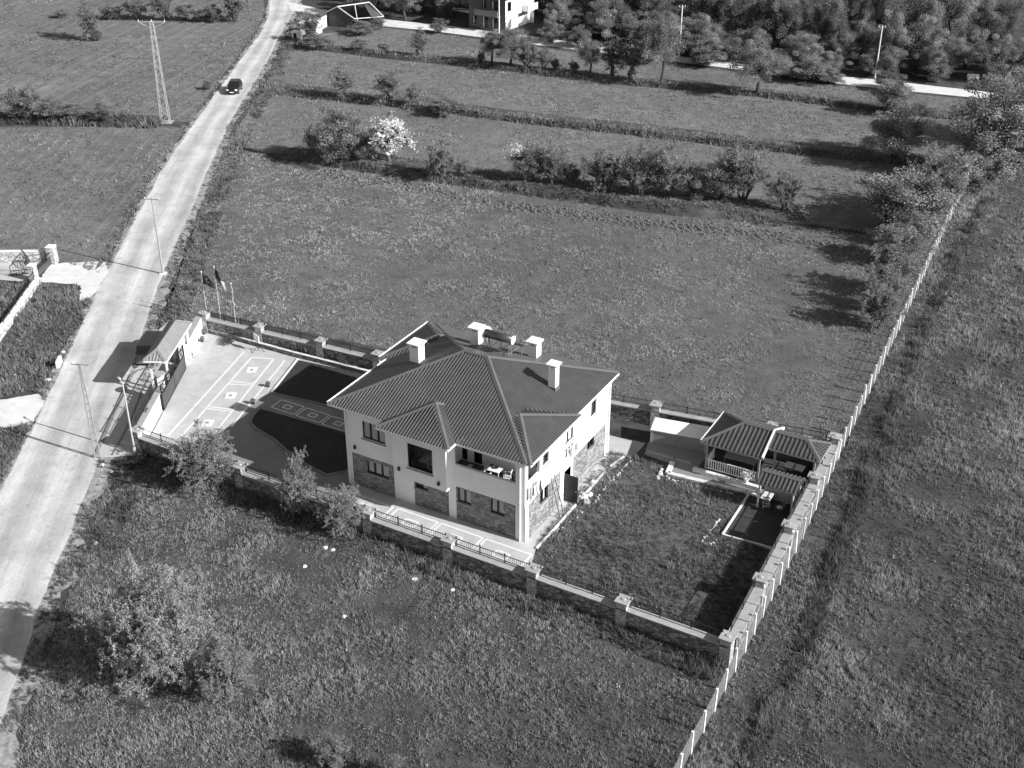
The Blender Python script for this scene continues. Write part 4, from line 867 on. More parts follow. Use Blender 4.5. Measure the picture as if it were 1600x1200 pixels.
for (x, y, l, lab) in ((8.9,15.5,2.4,'dark bench behind the long pavilion table'),(8.9,13.35,2.4,'dark bench between the long pavilion table and the balustrade')):
    b_ = thing('bench', lab, 'bench', (x,y,.33)); MB().box(-l/2,l/2,-.22,.22,.38,.45).build('seat', M['gate'], b_)
    for sx in (-1,1): MB().box(sx*(l/2-.2)-.04,sx*(l/2-.2)+.04,-.18,.18,0,.38).build('leg', M['gate'], b_)
pl = thing('potted_plant', 'pale potted plant against the pavilion balustrade', 'plant', (9.9,12.62,.36)); MB().tube((0,0,0),(0,0,.28),.13,.18,n=10).build('pot', M['plastic'], pl)
c = rng.normal(0,.22,(160,3)); c[:,2] = np.abs(c[:,2])+.4; leaves_mesh_obj('foliage', c, .13, M['leaf'], pl, 1.8+rng.random(160))
bq = thing('cooking_shelter', 'low ribbed gable shelter beside the right wall', 'shelter', (12.55,11.5,.02)); bo = Vector((12.55,11.5,.02))
s, c, f, _ = hip_roof(11.25-bo.x,13.85-bo.x,10.5-bo.y,12.4-bo.y,2.1,.42,.27,.11,.055,False,False)
rf = s.build('roof', M['roofdark'], bq); c.build('ridge_cap', M['ridge'], rf)
for k in (0, 8): fb = MB(); fb.add(f.v[k:k+8], f.f[0:6]); fb.build('fascia', M['wood'], rf)
for x, y in ((11.4,10.75),(13.65,10.75),(11.4,12.2),(13.65,12.2)): MB().box(x-bo.x-.05,x-bo.x+.05,y-bo.y-.05,y-bo.y+.05,0,2.1).build('post', M['whitemet'], bq)
MB().box(11.5-bo.x,13.6-bo.x,12.05-bo.y,12.35-bo.y,0,1.1).build('counter', M['coping'], bq)
slab = [(10.6,6.75),(13.85,6.95),(13.75,12.35),(10.5,11.85)]
struct(MB().prism(slab, 0, .05).build('dark_slab', M['darkslab'])); m = MB(); m.bar((10.55,6.7,.09),(10.45,11.9,.09),.12,.16); m.bar((10.55,6.7,.09),(13.9,6.9,.09),.12,.16); struct(m.build('slab_kerb', M['lightcop']))
chair('dark chair by the left post of the cooking shelter', (12.0,10.6,.05), .4, M['gate']); chair('dark chair under the right half of the cooking shelter', (12.9,10.7,.05), -.5, M['gate'])
o = tag(bwl.build('basin', M['plastic']), 'pale basin on the chair at the right of the cooking shelter', 'basin'); o.location = (12.9,10.7,.485); o.scale = (1.6,1.6,1)
bd = thing('low_cupboard', 'pale tarpaulin-topped low cupboard by the left post of the cooking shelter', 'cupboard', (11.75,11.4,.05)); MB().box(-.3,.3,-.4,.4,0,.55).build('box', M['gate'], bd); bevel(MB().box(-.36,.36,-.46,.46,.553,.63).build('top', M['lightcop'], bd), .03)
sd = thing('storage_box', 'long low storage shed with pale sheet top against the back wall', 'shed', (4.05,15.35,0), R(10)); so_ = (1.95, .62)
b_ = MB().box(-1.95,1.95,-.62,.62,.1,1.18); b_.build('box', M['greymet'], sd)
for i, x in enumerate((-.98,.98)): MB().box(x-.93,x+.93,-.655,-.622,.16,1.10).build('door', M['greymet'], sd)
lid = MB(); lid.add([(-2.05,-.72,1.19),(2.05,-.72,1.19),(2.05,.7,1.4),(-2.05,.7,1.4),(-2.05,-.72,1.25),(2.05,-.72,1.25),(2.05,.7,1.46),(-2.05,.7,1.46)],[(3,2,1,0),(4,5,6,7),(0,1,5,4),(1,2,6,5),(2,3,7,6),(3,0,4,7)]); lid.build('lid', M['whitemet'], sd)
for x in (-1.93,1.93): MB().box(x-.10,x+.10,-.68,-.56,0,1.18).build('leg', M['coping'], sd)

# edging stones in the garden
def edging(name, pts, n, r=.06):
    m = MB(); p = resample(pts, n)
    for q in p:
        if random.random() < .18: continue
        x, y = q+np.array([random.uniform(-.07,.07), random.uniform(-.07,.07)]); a = r*random.uniform(.7,1.35); m.frus(x-a,x+a,y-a,y+a,0,a*1.3,a*.35)
    return tag(m.build(name, M['mark']), kind='stuff')
tag(edging('edging_stones', [(1.9,11.6),(1.8,7.9),(1.95,5.6),(1.5,3.0),(1.2,2.0)], 46), 'row of white edging stones along the side path bed', 'stones')
tag(edging('edging_stones', [(4.3,11.3),(5.2,10.9),(6.2,11.0),(7.6,11.1),(9.5,11.4)], 30), 'row of white edging stones below the pavilion terrace', 'stones')
tag(edging('edging_stones', [P2(1123,812),P2(1108,832),P2(1098,847),P2(1108,852),P2(1120,845)], 24), 'hooked row of white edging stones in the garden grass', 'stones')
tag(edging('edging_stones', [P2(1035,735),P2(1028,750)], 7, .11), 'short row of white stones by the terrace corner', 'stones')

# ------------------------------------------------------------------ post and wire fence on the right
fpts = [P2(*q) for q in [(1020,1290),(1077,1181),(1095,1150),(1111,1120),(1140,1063),(1158,1030),(1195,956),(1250,849),(1280,783),(1315,704),(1355,620),(1430,460),(1505,298),(1525,262)]]
tot = float(np.sum(np.hypot(*np.diff(np.array(fpts), axis=0).T))); n = int(tot/1.65); fp = resample(fpts, n)
fn = thing('post_fence', 'long fence of pale concrete posts and wire netting along the right field', 'fence', (fp[0][0],fp[0][1],0))
pm_ = MB().box(-.065,.065,-.065,.065,0,1.58).frus(-.065,.065,-.065,.065,1.58,1.62,.02).mesh('post', M['concpost'])
for i, q in enumerate(fp):
    o = bpy.data.objects.new('post', pm_); col.objects.link(o); o.parent = fn; o.location = (q[0]-fp[0][0], q[1]-fp[0][1], 0); o.rotation_euler = (random.gauss(0,.012), random.gauss(0,.02), random.gauss(0,.05)); o.scale = (1,1,random.uniform(.95,1.05))
for i in range(n-1):
    a, b = fp[i]-fp[0], fp[i+1]-fp[0]; m = MB(); A = Vector((a[0],a[1],0)); B = Vector((b[0],b[1],0)); L = (B-A).length; d = (B-A)/L; nn = Vector((d.y,-d.x,0))*.02
    cell = .16 if fp[i][1] < 30 else .3; r = .006 if fp[i][1] < 30 else .012
    nz = int(1.4/cell)+1; nx = int(L/cell)+1
    for k in range(nz+1):
        z = .06+1.4*k/nz; x = nn; m.add([A+x*0+Vector((0,0,z-r)),B+Vector((0,0,z-r)),B+Vector((0,0,z+r)),A+Vector((0,0,z+r))],[(0,1,2,3)])
        m.add([A+nn*(r/.02)+Vector((0,0,z)),B+nn*(r/.02)+Vector((0,0,z)),B-nn*(r/.02)+Vector((0,0,z)),A-nn*(r/.02)+Vector((0,0,z))],[(0,1,2,3)])
    for k in range(nx+1):
        q = A.lerp(B, k/nx); m.add([q-d*r+Vector((0,0,.05)),q+d*r+Vector((0,0,.05)),q+d*r+Vector((0,0,1.47)),q-d*r+Vector((0,0,1.47))],[(0,1,2,3)])
    m.build('wire_netting', M['wire'], fn)

# ------------------------------------------------------------------ poles along the road
def lattice_pole(label, b, h, rz, hz=.5, arms=1):
    t = thing('utility_pole', label, 'utility pole', b, rz)
    for sx in (-1,1): MB().bar((sx*.21,0,0),(sx*.06,0,h),.07,.08).build('leg', M['coping'], t)
    n = int(h/.62)
    for i in range(n):
        z = .3+i*(h-.5)/n; wx = .21-(.21-.075)*z/h; MB().bar((-wx,0,z),(wx,0,z),.05,.06).build('rung', M['coping'], t)
    for k in range(arms):
        z = h-.12-k*.75; ar = MB().bar((-.6,.05,z),(.6,.05,z),.05,.05).build('crossarm', M['greymet'], t)
        for x in (-.55,-.2,.2,.55): MB().tube((x,.05,z+.03),(x,.05,z+.16),.03,.02,n=6).build('insulator', M['coping'], ar)
    return t
lattice_pole('ladder-like concrete utility pole at the road edge by the front wall corner', P2(153,716), 7.5, R(25), arms=1)
b = P2(255,428); t = thing('utility_pole', 'slim pale utility pole beside the road above the flagpoles', 'utility pole', b, R(20))
MB().tube((0,0,0),(0,0,7.4),.10,.055,n=8).build('pole', M['coping'], t); MB().frus(-.3,.3,-.3,.3,0,.14,.05).build('footing', M['whiteconc'], t)
ar = MB().bar((-.7,0,7.2),(.7,0,7.2),.06,.06).build('crossarm', M['greymet'], t)
for x in (-.65,0,.65): MB().tube((x,0,7.23),(x,0,7.4),.04,.03,n=6).build('insulator', M['plastic'], ar)
b = P2(211,708); t = thing('street_lamp', 'thin pale lamp post at the front corner of the wall', 'street lamp', b, R(160))
MB().tube((0,0,0),(0,0,5.7),.075,.05,n=8).build('post', M['galv'], t); MB().tube((0,0,5.65),(.35,0,5.82),.03,n=6).build('arm', M['galv'], t); bevel(MB().box(.28,.62,-.08,.08,5.79,5.87).build('lamp_head', M['galv'], t),.03); MB().box(-.1,.1,-.1,.1,0,.5).build('base', M['galv'], t)
for px_, top, lab in (((1367,122),40,'right one of two thin poles in front of the wood'),((1061,88),8,'left one of two thin poles in front of the wood'),((780,62),-18,'thin pale pole in front of the far white house')):
    b = P2(*px_); h = top_z(b, top); t = thing('utility_pole', lab, 'utility pole', b, R(30)); MB().tube((0,0,0),(0,0,h),.11,.07,n=8).build('pole', M['concpost'], t)
    a_ = MB().bar((-.45,0,h-.25),(.45,0,h-.25),.06,.06).build('crossarm', M['greymet'], t)
    for x in (-.4,.4): MB().tube((x,0,h-.22),(x,0,h-.02),.05,.04,n=6).build('insulator', M['plastic'], a_)
b = P2(259,191); H_ = 12.2; t = thing('lattice_pylon', 'tall pale lattice pylon standing in the ploughed field', 'pylon', b, R(28))
w0, w1 = .52, .18; wz = lambda z: w0+(w1-w0)*z/H_
for sx in (-1,1):
    for sy in (-1,1): MB().bar((sx*w0,sy*w0*.7,0),(sx*w1,sy*w1*.7,H_),.05,.05).build('leg', M['galv'], t)
n = 14; zs = [H_*(1-(1-i/n)**1.05) for i in range(n+1)]
for i in range(n):
    a, b_ = zs[i], zs[i+1]; wa, wb = wz(a), wz(b_); br = MB(); k = 1 if i % 2 else -1
    for sy in (-1,1): br.bar((k*wa,sy*wa*.7,a),(-k*wb,sy*wb*.7,b_),.03,.03)
    for sx in (-1,1): br.bar((sx*wa,k*wa*.7,a),(sx*wb,-k*wb*.7,b_),.03,.03)
    br.build('brace', M['galv'], t)
for z, l in ((H_-.1,1.6),):
    ar = MB(); ar.bar((-l,0,z),(l,0,z),.06,.06); ar.bar((-l,0,z),(-.2,0,z-.7),.05,.05); ar.bar((l,0,z),(.2,0,z-.7),.05,.05); o = ar.build('crossarm', M['galv'], t)
    for x in (-1.55,0,1.55): MB().tube((x,0,z+.04),(x,0,z+.26),.06,.04,n=6).build('insulator', M['plastic'], o)
MB().box(-.85,.85,-.65,.65,0,.08).build('footing', M['coping'], t)

# ------------------------------------------------------------------ neighbour's entrance on the left
wall_run('pale rubble wall of the property left of the road', P2(-70,410), P2(73,409), [], h=1.05, th=.4, cop=.46, mt='palestone', copm='lightcop', rail=False, name='boundary_wall')
wall_run('pale rubble wall running down beside the left verge', P2(60,443), P2(-40,585), [], h=.55, th=.5, cop=.55, mt='palestone', copm='lightcop', rail=False, name='boundary_wall')
w2 = bpy.data.objects['boundary_wall.001']
railing(w2, .5, 9.0, .63, -.1, .75, 1.8, .4)
for px_, w_, h, lab in (((84,411),.72,1.65,'far pale stone gatepost of the property left of the road'),((54,438),.62,1.5,'near pale stone gatepost of the property left of the road')):
    b = P2(*px_); t = thing('gatepost', lab, 'gatepost', b, R(20)); MB().box(-w_/2,w_/2,-w_/2,w_/2,0,h).build('shaft', M['palestone'], t); MB().frus(-w_/2-.05,w_/2+.05,-w_/2-.05,w_/2+.05,h+.003,h+.13,.12).build('cap', M['lightcop'], t)
def metal_leaf(label, a, b, h, arch=0.0):
    a, b = Vector(a), Vector(b); L = (b-a).length; t = thing('gate_leaf', label, 'gate', (a.x,a.y,.02), math.atan2((b-a).y,(b-a).x))
    f = MB(); f.bar((0,0,.1),(L,0,.1),.06,.07); f.bar((0,0,h*.5),(L,0,h*.5),.05,.05); n = 10
    pts = [(L*i/n,0,h+arch*math.sin(math.pi*i/n)) for i in range(n+1)]
    for q, r in zip(pts[:-1], pts[1:]): f.bar(q, r, .06, .06)
    f.box(-.03,.03,-.03,.03,0,h); f.box(L-.03,L+.03,-.03,.03,0,h); f.build('frame', M['frame'], t)
    for i in range(1, int(L/.22)): x = i*.22; MB().tube((x,0,.1),(x,0,h+arch*math.sin(math.pi*x/L)),.016,n=5).build('bar', M['frame'], t)
    return t
gl = metal_leaf('dark sheeted gate leaf hung between the two pale gateposts', P2(81,413), P2(58,437), 1.15); MB().box(.05,2.9,-.02,.02,.12,.72).build('sheet', M['gate'], gl)
metal_leaf('open dark arched gate leaf inside the left property yard', P2(47,428), P2(18,432), .95, .45)
metal_leaf('open dark gate leaf behind the near pale gatepost', P2(50,424), P2(35,405), 1.0, .2)
# ------------------------------------------------------------------ far buildings
def Lw(W): return lambda u, z, d: (u, -W+d, z)
hb0 = P2(790,52); fh = thing('far_house', 'pale two-storey house with balconies beside the wood', 'house', hb0, R(-4))
hw, hd = MB(), MB(); FT = lambda u, z, d: (u, d, z); ST = lambda u, z, d: (-d, u, z)
ops = [(-4.3,-3.5,3.2,4.6),(-2.7,-1.3,3.2,4.6),(-6.2,-5.3,.6,2.0),(-4.4,-3.2,.3,2.1),(-2.6,-1.5,.3,2.1)]
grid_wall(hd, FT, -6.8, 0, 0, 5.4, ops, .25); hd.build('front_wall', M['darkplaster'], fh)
sops = [(.5,1.6,3.1,4.5)]
grid_wall(hw, ST, 0, 8.0, 2.3, 5.4, sops, .2); hw.quad((0,0,2.3),(0,8,2.3),(-.6,8,2.3),(-.6,0,2.3)); grid_wall(hw, lambda u, z, d: (-.6-d, u, z), 0, 8.0, 0, 2.3, []); hw.quad((0,8,0),(-6.8,8,0),(-6.8,8,5.4),(0,8,5.4)); hw.quad((-6.8,0,0),(-6.8,8,0),(-6.8,8,5.4),(-6.8,0,5.4)); hw.build('side_wall', M['plaster'], fh)
for q in ops: window(fh, FT, *q, 2, (.6,0))
window(fh, ST, *sops[0], 2, (0,0)); 
for y0, y1, z in ((4.6,7.4,2.45),(4.6,7.4,5.1)):
    bl = MB().box(0.0,1.1,y0,y1,z,z+.16); bal = bl.build('balcony', M['plaster'], fh)
    if z < 4: MB().box(1.0,1.1,y0,y1,z+.163,z+1.0).box(0,1.0,y0,y0+.1,z+.163,z+1.0).build('parapet', M['plaster'], bal)
MB().box(-5.2,-.9,-.9,0,2.35,2.5).box(-5.2,-.9,-.9,-.8,2.503,3.2).build('balcony', M['greymet'], fh)
s, c, f, _ = hip_roof(-7.6,.9,-.9,8.8,5.5,.42,.5,.12,.05); rf = s.build('roof', M['roofdark'], fh); c.build('ridge_cap', M['ridge'], rf); f.build('fascia', M['gate'], rf)
sb = P2(512,40); fs = thing('ruined_shed', 'dark plank shed with broken pale roof frame by the road junction', 'shed', sb, R(8))
wl_ = MB(); wl_.quad((0,0,0),(4.4,0,0),(4.4,0,1.6),(2.0,0,3.0),(0,0,2.0)); wl_.quad((0,0,0),(0,3.6,0),(0,3.6,2.0),(0,0,2.0)); wl_.quad((0,3.6,0),(7.4,3.6,0),(7.4,3.6,1.4),(2.0,3.6,3.0),(0,3.6,2.0)); wl_.build('plank_wall', M['gate'], fs)
for i in range(11): MB().box(.02+i*.4,.36+i*.4,-.04,-.005,.02,min(2.0+i*.2, 3.0-(i-5)*.26 if i > 5 else 9)-.08).build('plank', M['gate'], fs)
fm = MB(); fm.bar((-.3,-.1,1.95),(2.0,-.1,3.1),.12,.14); fm.bar((2.0,-.1,3.1),(4.8,-.1,1.5),.12,.14); fm.bar((2.0,-.1,3.1),(5.6,3.6,3.3),.14,.14); fm.bar((5.6,3.6,3.3),(8.0,3.6,1.3),.14,.14); fm.bar((4.0,1.8,3.2),(4.3,1.8,.8),.12,.12); fm.bar((4.8,-.1,1.5),(8.0,3.6,1.3),.1,.1); fm.build('roof_frame', M['mark'], fs)
rf = MB(); rf.quad((-.3,-.15,1.98),(2.0,-.15,3.16),(2.0,1.4,3.18),(-.3,1.8,2.0)); rf.quad((4.6,3.4,3.28),(5.6,3.6,3.36),(7.9,3.6,1.4),(6.8,1.9,1.45)); rf.build('roof_sheet', M['roofdark'], fs)
kb = P2(470,54); t = thing('white_hut', 'small white flat-topped hut at the road junction', 'hut', kb, R(15))
MB().box(0,2.6,0,2.2,0,1.7).build('wall', M['plaster'], t); MB().box(-.15,2.75,-.15,2.35,1.703,1.82).build('roof', M['lightcop'], t); MB().box(.9,1.6,-.03,-.003,.05,1.35).build('door', M['gate'], t)
t = thing('white_hut', 'tiny white box hut with a dark doorway below the road junction', 'hut', P2(469,55.5), R(-5)); t.location.x += .2; t.location.y -= 2.2
MB().box(0,1.3,0,.9,0,1.2).build('wall', M['plaster'], t); MB().box(.35,.95,-.03,-.003,.03,.95).build('doorway', M['room'], t)
t = thing('white_hut', 'white wall end of a hut left of the ruined shed', 'hut', P2(491,44), R(10)); MB().box(0,1.4,0,1.6,0,1.8).build('wall', M['plaster'], t); MB().add([(-.1,-.1,1.803),(1.5,-.1,1.803),(1.5,1.7,1.803),(-.1,1.7,1.803),(.7,-.1,2.3),(.7,1.7,2.3)],[(0,1,4),(1,2,5,4),(2,3,5),(3,0,4,5)]).build('roof', M['roofdark'], t)
t = thing('roadside_bench', 'small white bench at the edge of the wood', 'bench', P2(1520,126), R(20)); MB().box(-.8,.8,-.2,.2,.38,.46).build('seat', M['plastic'], t); MB().box(-.8,.8,.18,.24,.5,.85).build('backrest', M['plastic'], t)
for x in (-.65,.65): MB().box(x-.05,x+.05,-.18,.22,0,.38).build('leg', M['plastic'], t)
t = thing('marker_post', 'white marker post beside the far lane at the wood edge', 'post', P2(1574,132)); MB().box(-.1,.1,-.1,.1,0,1.5).build('shaft', M['plastic'], t); MB().frus(-.12,.12,-.12,.12,1.503,1.6,.06).build('cap', M['plastic'], t)
# rocks and scraps
for x, y, r, lab in ((61,557,.32,'large white rock in the left verge above the culvert'),(85,573,.2,'white rock just below the culvert on the left verge'),(75,594,.25,'white rock at the left road edge below the culvert'),(99,550,.22,'white stone at the road edge above the culvert'),(340//4,552,.12,'tiny white stone on top of the culvert'),
    (23,586,.12,'small white stone low in the left verge'),(150,849,.17,'white scrap on the verge beside the lower road'),(159,727,.22,'white stone at the foot of the concrete utility pole'),(174,737,.14,'pale stone right of the concrete utility pole foot'),(508,856,.2,'left one of the pale scraps below the young wall trees'),(520,859,.16,'right one of the pale scraps below the young wall trees'),(476,885,.17,'pale scrap in the meadow left below the young wall trees'),
    (538,963,.17,'lone white scrap in the middle of the front meadow'),(648,905,.2,'pale scrap in the meadow below the front terrace'),(707,922,.17,'pale scrap in the meadow below the railing pillar'),(856,983,.12,'tiny white scrap nearest the right end of the front wall'),(30,671,.12,'white stone at the edge of the lower left apron')):
    q = P2(x, y); rock(lab, q[0], q[1], r, M['rock'])
cu = thing('culvert', 'pale concrete culvert mouth in the left verge', 'culvert', P2(93,571), R(35)); MB().box(-.12,.12,-.55,.55,0,.6).build('headwall', M['lightcop'], cu); MB().tube((-.6,0,.25),(-.13,0,.25),.26,n=12).build('pipe', M['room'], cu)

def furrows(name, label, poly, ang, step, h, wd, mt):
    u = np.array([math.cos(ang), math.sin(ang)]); n_ = np.array([-u[1], u[0]]); p = np.array(poly); S_, T2 = p@u, p@n_; m = MB(); k = len(p)
    for t in np.arange(T2.min()+.4, T2.max(), step):
        xs = sorted(S_[i]+(S_[(i+1)%k]-S_[i])*(t-T2[i])/(T2[(i+1)%k]-T2[i]) for i in range(k) if (T2[i] > t) != (T2[(i+1)%k] > t))
        for a, b in zip(xs[::2], xs[1::2]):
            a, b = max(a+.3, -230), min(b-.8, 230); ns = max(2, int((b-a)/4)); q = np.linspace(a, b, ns+1); prev = None
            for s_ in q:
                o_ = random.gauss(0,.06); hh = h*random.uniform(.5,1.15); r = [u*s_+n_*(t+o_-wd/2), u*s_+n_*(t+o_), u*s_+n_*(t+o_+wd/2)]; cur = [(r[0][0],r[0][1],-.01),(r[1][0],r[1][1],hh),(r[2][0],r[2][1],-.01)]
                if prev: m.add(prev+cur, [(0,1,4,3),(1,2,5,4)])
                prev = cur
    tag(m.build(name, mt), label, 'furrows', kind='stuff')
_a, _b = Vector(P2(180,99)), Vector(P2(300,36)); ROWA = math.atan2((_b-_a).y, (_b-_a).x)
furrows('furrows', 'faint plough ridges across the upper left field', FW['left_up'], ROWA, 2.1, .055, 1.5, M['field'])
furrows('furrows', 'faint plough ridges across the lower left field', FW['left_low'], ROWA+.2, 1.5, .035, 1.1, M['field'])
# ------------------------------------------------------------------ trees and shrubs
def tree_variant(name, seed, H, rx, z0, nclump, nleaf, leaf, trunk=True, twigs=0, clump=.30, mt='leaf', tone=(.55,1.45), bark='bark', stems=1, top=1.0, rough=.35, zs=.75):
    r = np.random.default_rng(seed); tm = MB()
    cz, rz_ = (z0+H*top)/2, (H*top-z0)/2
    cs = []
    while len(cs) < nclump:
        v = r.normal(0,1,3); v /= np.linalg.norm(v); q = v*(r.random()**.45)*(1-rough+rough*2*r.random())
        q = q*np.array([rx,rx,rz_])*.82; q[2] += cz
        if q[2] > z0*.7+.05: cs.append(q)
    cs = np.array(cs)
    hub = [Vector((r.normal(0,.12*rx), r.normal(0,.12*rx), z0+.25*(H-z0)))]
    tr = H*.018+.03
    if stems == 1:
        mid = Vector((hub[0].x*.5+r.normal(0,.04*H), hub[0].y*.5+r.normal(0,.04*H), hub[0].z*.55))
        tm.tube((0,0,-.05), mid, tr*1.5, tr*1.1, n=7, cap=False); tm.tube(mid, hub[0], tr*1.1, tr*.8, n=7, cap=False)
    else:
        hub = []
        for k in range(stems):
            a = 6.283*k/stems+r.random(); h = Vector((math.cos(a)*rx*.35, math.sin(a)*rx*.35, z0+.3*(H-z0))); hub.append(h); tm.tube((math.cos(a)*.08,math.sin(a)*.08,-.05), h, tr*.8, tr*.5, n=5, cap=False)
    C = []; T = []
    for q in cs:
        h = min(hub, key=lambda p: (Vector(q)-p).length); qv = Vector(q); m = h.lerp(qv, .5)+Vector(r.normal(0,.07*rx,3)); m.z = min(m.z, qv.z) if qv.z > h.z else m.z
        tm.tube(h, m, tr*.45, tr*.3, n=4, cap=False); tm.tube(m, qv, tr*.3, tr*.1, n=4, cap=False)
        nl = max(4, int(nleaf/nclump*(.5+r.random()))); ct = r.uniform(*tone); R0 = rx*clump*(.7+.7*r.random())
        if twigs:
            for k in range(twigs):
                d = r.normal(0,1,3); d[2] += .35; d /= np.linalg.norm(d); e = q+d*R0*1.25*(.5+.7*r.random()); tm.tube(qv, tuple(e), .009, .004, n=3, cap=False)
                s = r.random(nl//twigs+1)**.8; C.append(q+(e-q)*s[:,None]+r.normal(0,.10*R0,(len(s),3))); T += list(ct*(.7+.6*r.random(len(s))))
        else:
            v = r.normal(0,1,(nl,3)); v /= np.linalg.norm(v,axis=1)[:,None]; v *= (r.random(nl)**.5)[:,None]*R0; v[:,2] *= zs; C.append(q+v); T += list(ct*(.7+.6*r.random(nl)))
    C = np.concatenate(C); T = np.array(T); ok = C[:,2] > .04; C, T = C[ok], T[ok]
    v, l, _ = leaf_quads(C, leaf, None); crown = mesh_np(name+'_crown', v, l, 4, M[mt], T)
    return tm.mesh(name+'_trunk', M[bark]), crown, H, rx
VAR = {
    'bushA': [tree_variant('bush', 11+i, 3.0, 1.5, .10, 80, 17000, .085, stems=5, clump=.25, tone=(.5,1.35)) for i in range(3)],
    'bushT': [tree_variant('twiggy_bush', 31+i, 3.0, 1.5, .12, 100, 19000, .065, stems=6, twigs=7, clump=.25, tone=(.6,1.5), bark='palebark') for i in range(3)],
    'tree':  [tree_variant('round_tree', 51+i, 6.0, 2.6, 1.5, 110, 24000, .11, clump=.22, tone=(.6,1.45), rough=.45, zs=1.05) for i in range(3)],
    'airy':  [tree_variant('airy_tree', 71+i, 7.0, 2.9, .3, 420, 105000, .088, twigs=8, clump=.17, tone=(1.1,1.7), bark='palebark', rough=.5) for i in range(1)],
    'scrub': [tree_variant('scrub_tree', 91+i, 4.0, 2.1, .3, 210, 42000, .07, twigs=7, clump=.19, tone=(.9,1.6), bark='palebark', rough=.5) for i in range(2)],
    'wood':  [tree_variant('wood_tree', 111+i, 9.0, 2.4, .4, 95, 26000, .135, clump=.25, tone=((.32,1.0),(.45,1.25),(.6,1.6),(.7,1.8))[i], rough=.5, zs=1.25) for i in range(4)],
    'poplar':[tree_variant('slim_tree', 131+i, 6.0, 1.3, .4, 80, 11000, .085, twigs=6, clump=.30, tone=(.6,1.4), bark='palebark') for i in range(2)],
    'white': [tree_variant('blossom_tree', 151, 4.5, 1.9, .6, 90, 14000, .16, twigs=6, clump=.27, mt='blossom', tone=(.5,1.25), bark='palebark', rough=.45)],
}
_vi = [0]
def plant(kind, label, b, h, wd, group=None, name=None, cat=None, rz=None, i=None):
    vs_ = VAR[kind]; _vi[0] += 1; tm, cm, H, rx = vs_[(i if i is not None else _vi[0]) % len(vs_)]
    nm = name or {'bushA':'shrub','bushT':'shrub','tree':'tree','airy':'tree','scrub':'tree','wood':'tree','poplar':'tree','white':'blossom_tree'}[kind]
    t = thing(nm, label, cat or ('shrub' if 'bush' in kind else 'tree'), (b[0],b[1],float(ground_z(b[0],b[1])[0])), random.random()*6.28 if rz is None else rz, group)
    t.scale = (wd/2/rx*1.12, wd/2/rx*1.12, h/H*1.04)
    for n_, m_ in (('trunk', tm), ('crown', cm)):
        o = bpy.data.objects.new(n_, m_); col.objects.link(o); o.parent = t
    return t
def plant_px(kind, label, x, y, ytop, wpx, group=None, name=None, hmul=1.0):
    b = P2(x, y); h = top_z(b, ytop)*hmul; s = ppm((b[0],b[1],h/2)); return plant(kind, label, b, h, wpx/s, group, name, i=3 if kind == 'wood' else None)
G1 = 'shrubs of the hedgerow behind the meadow'
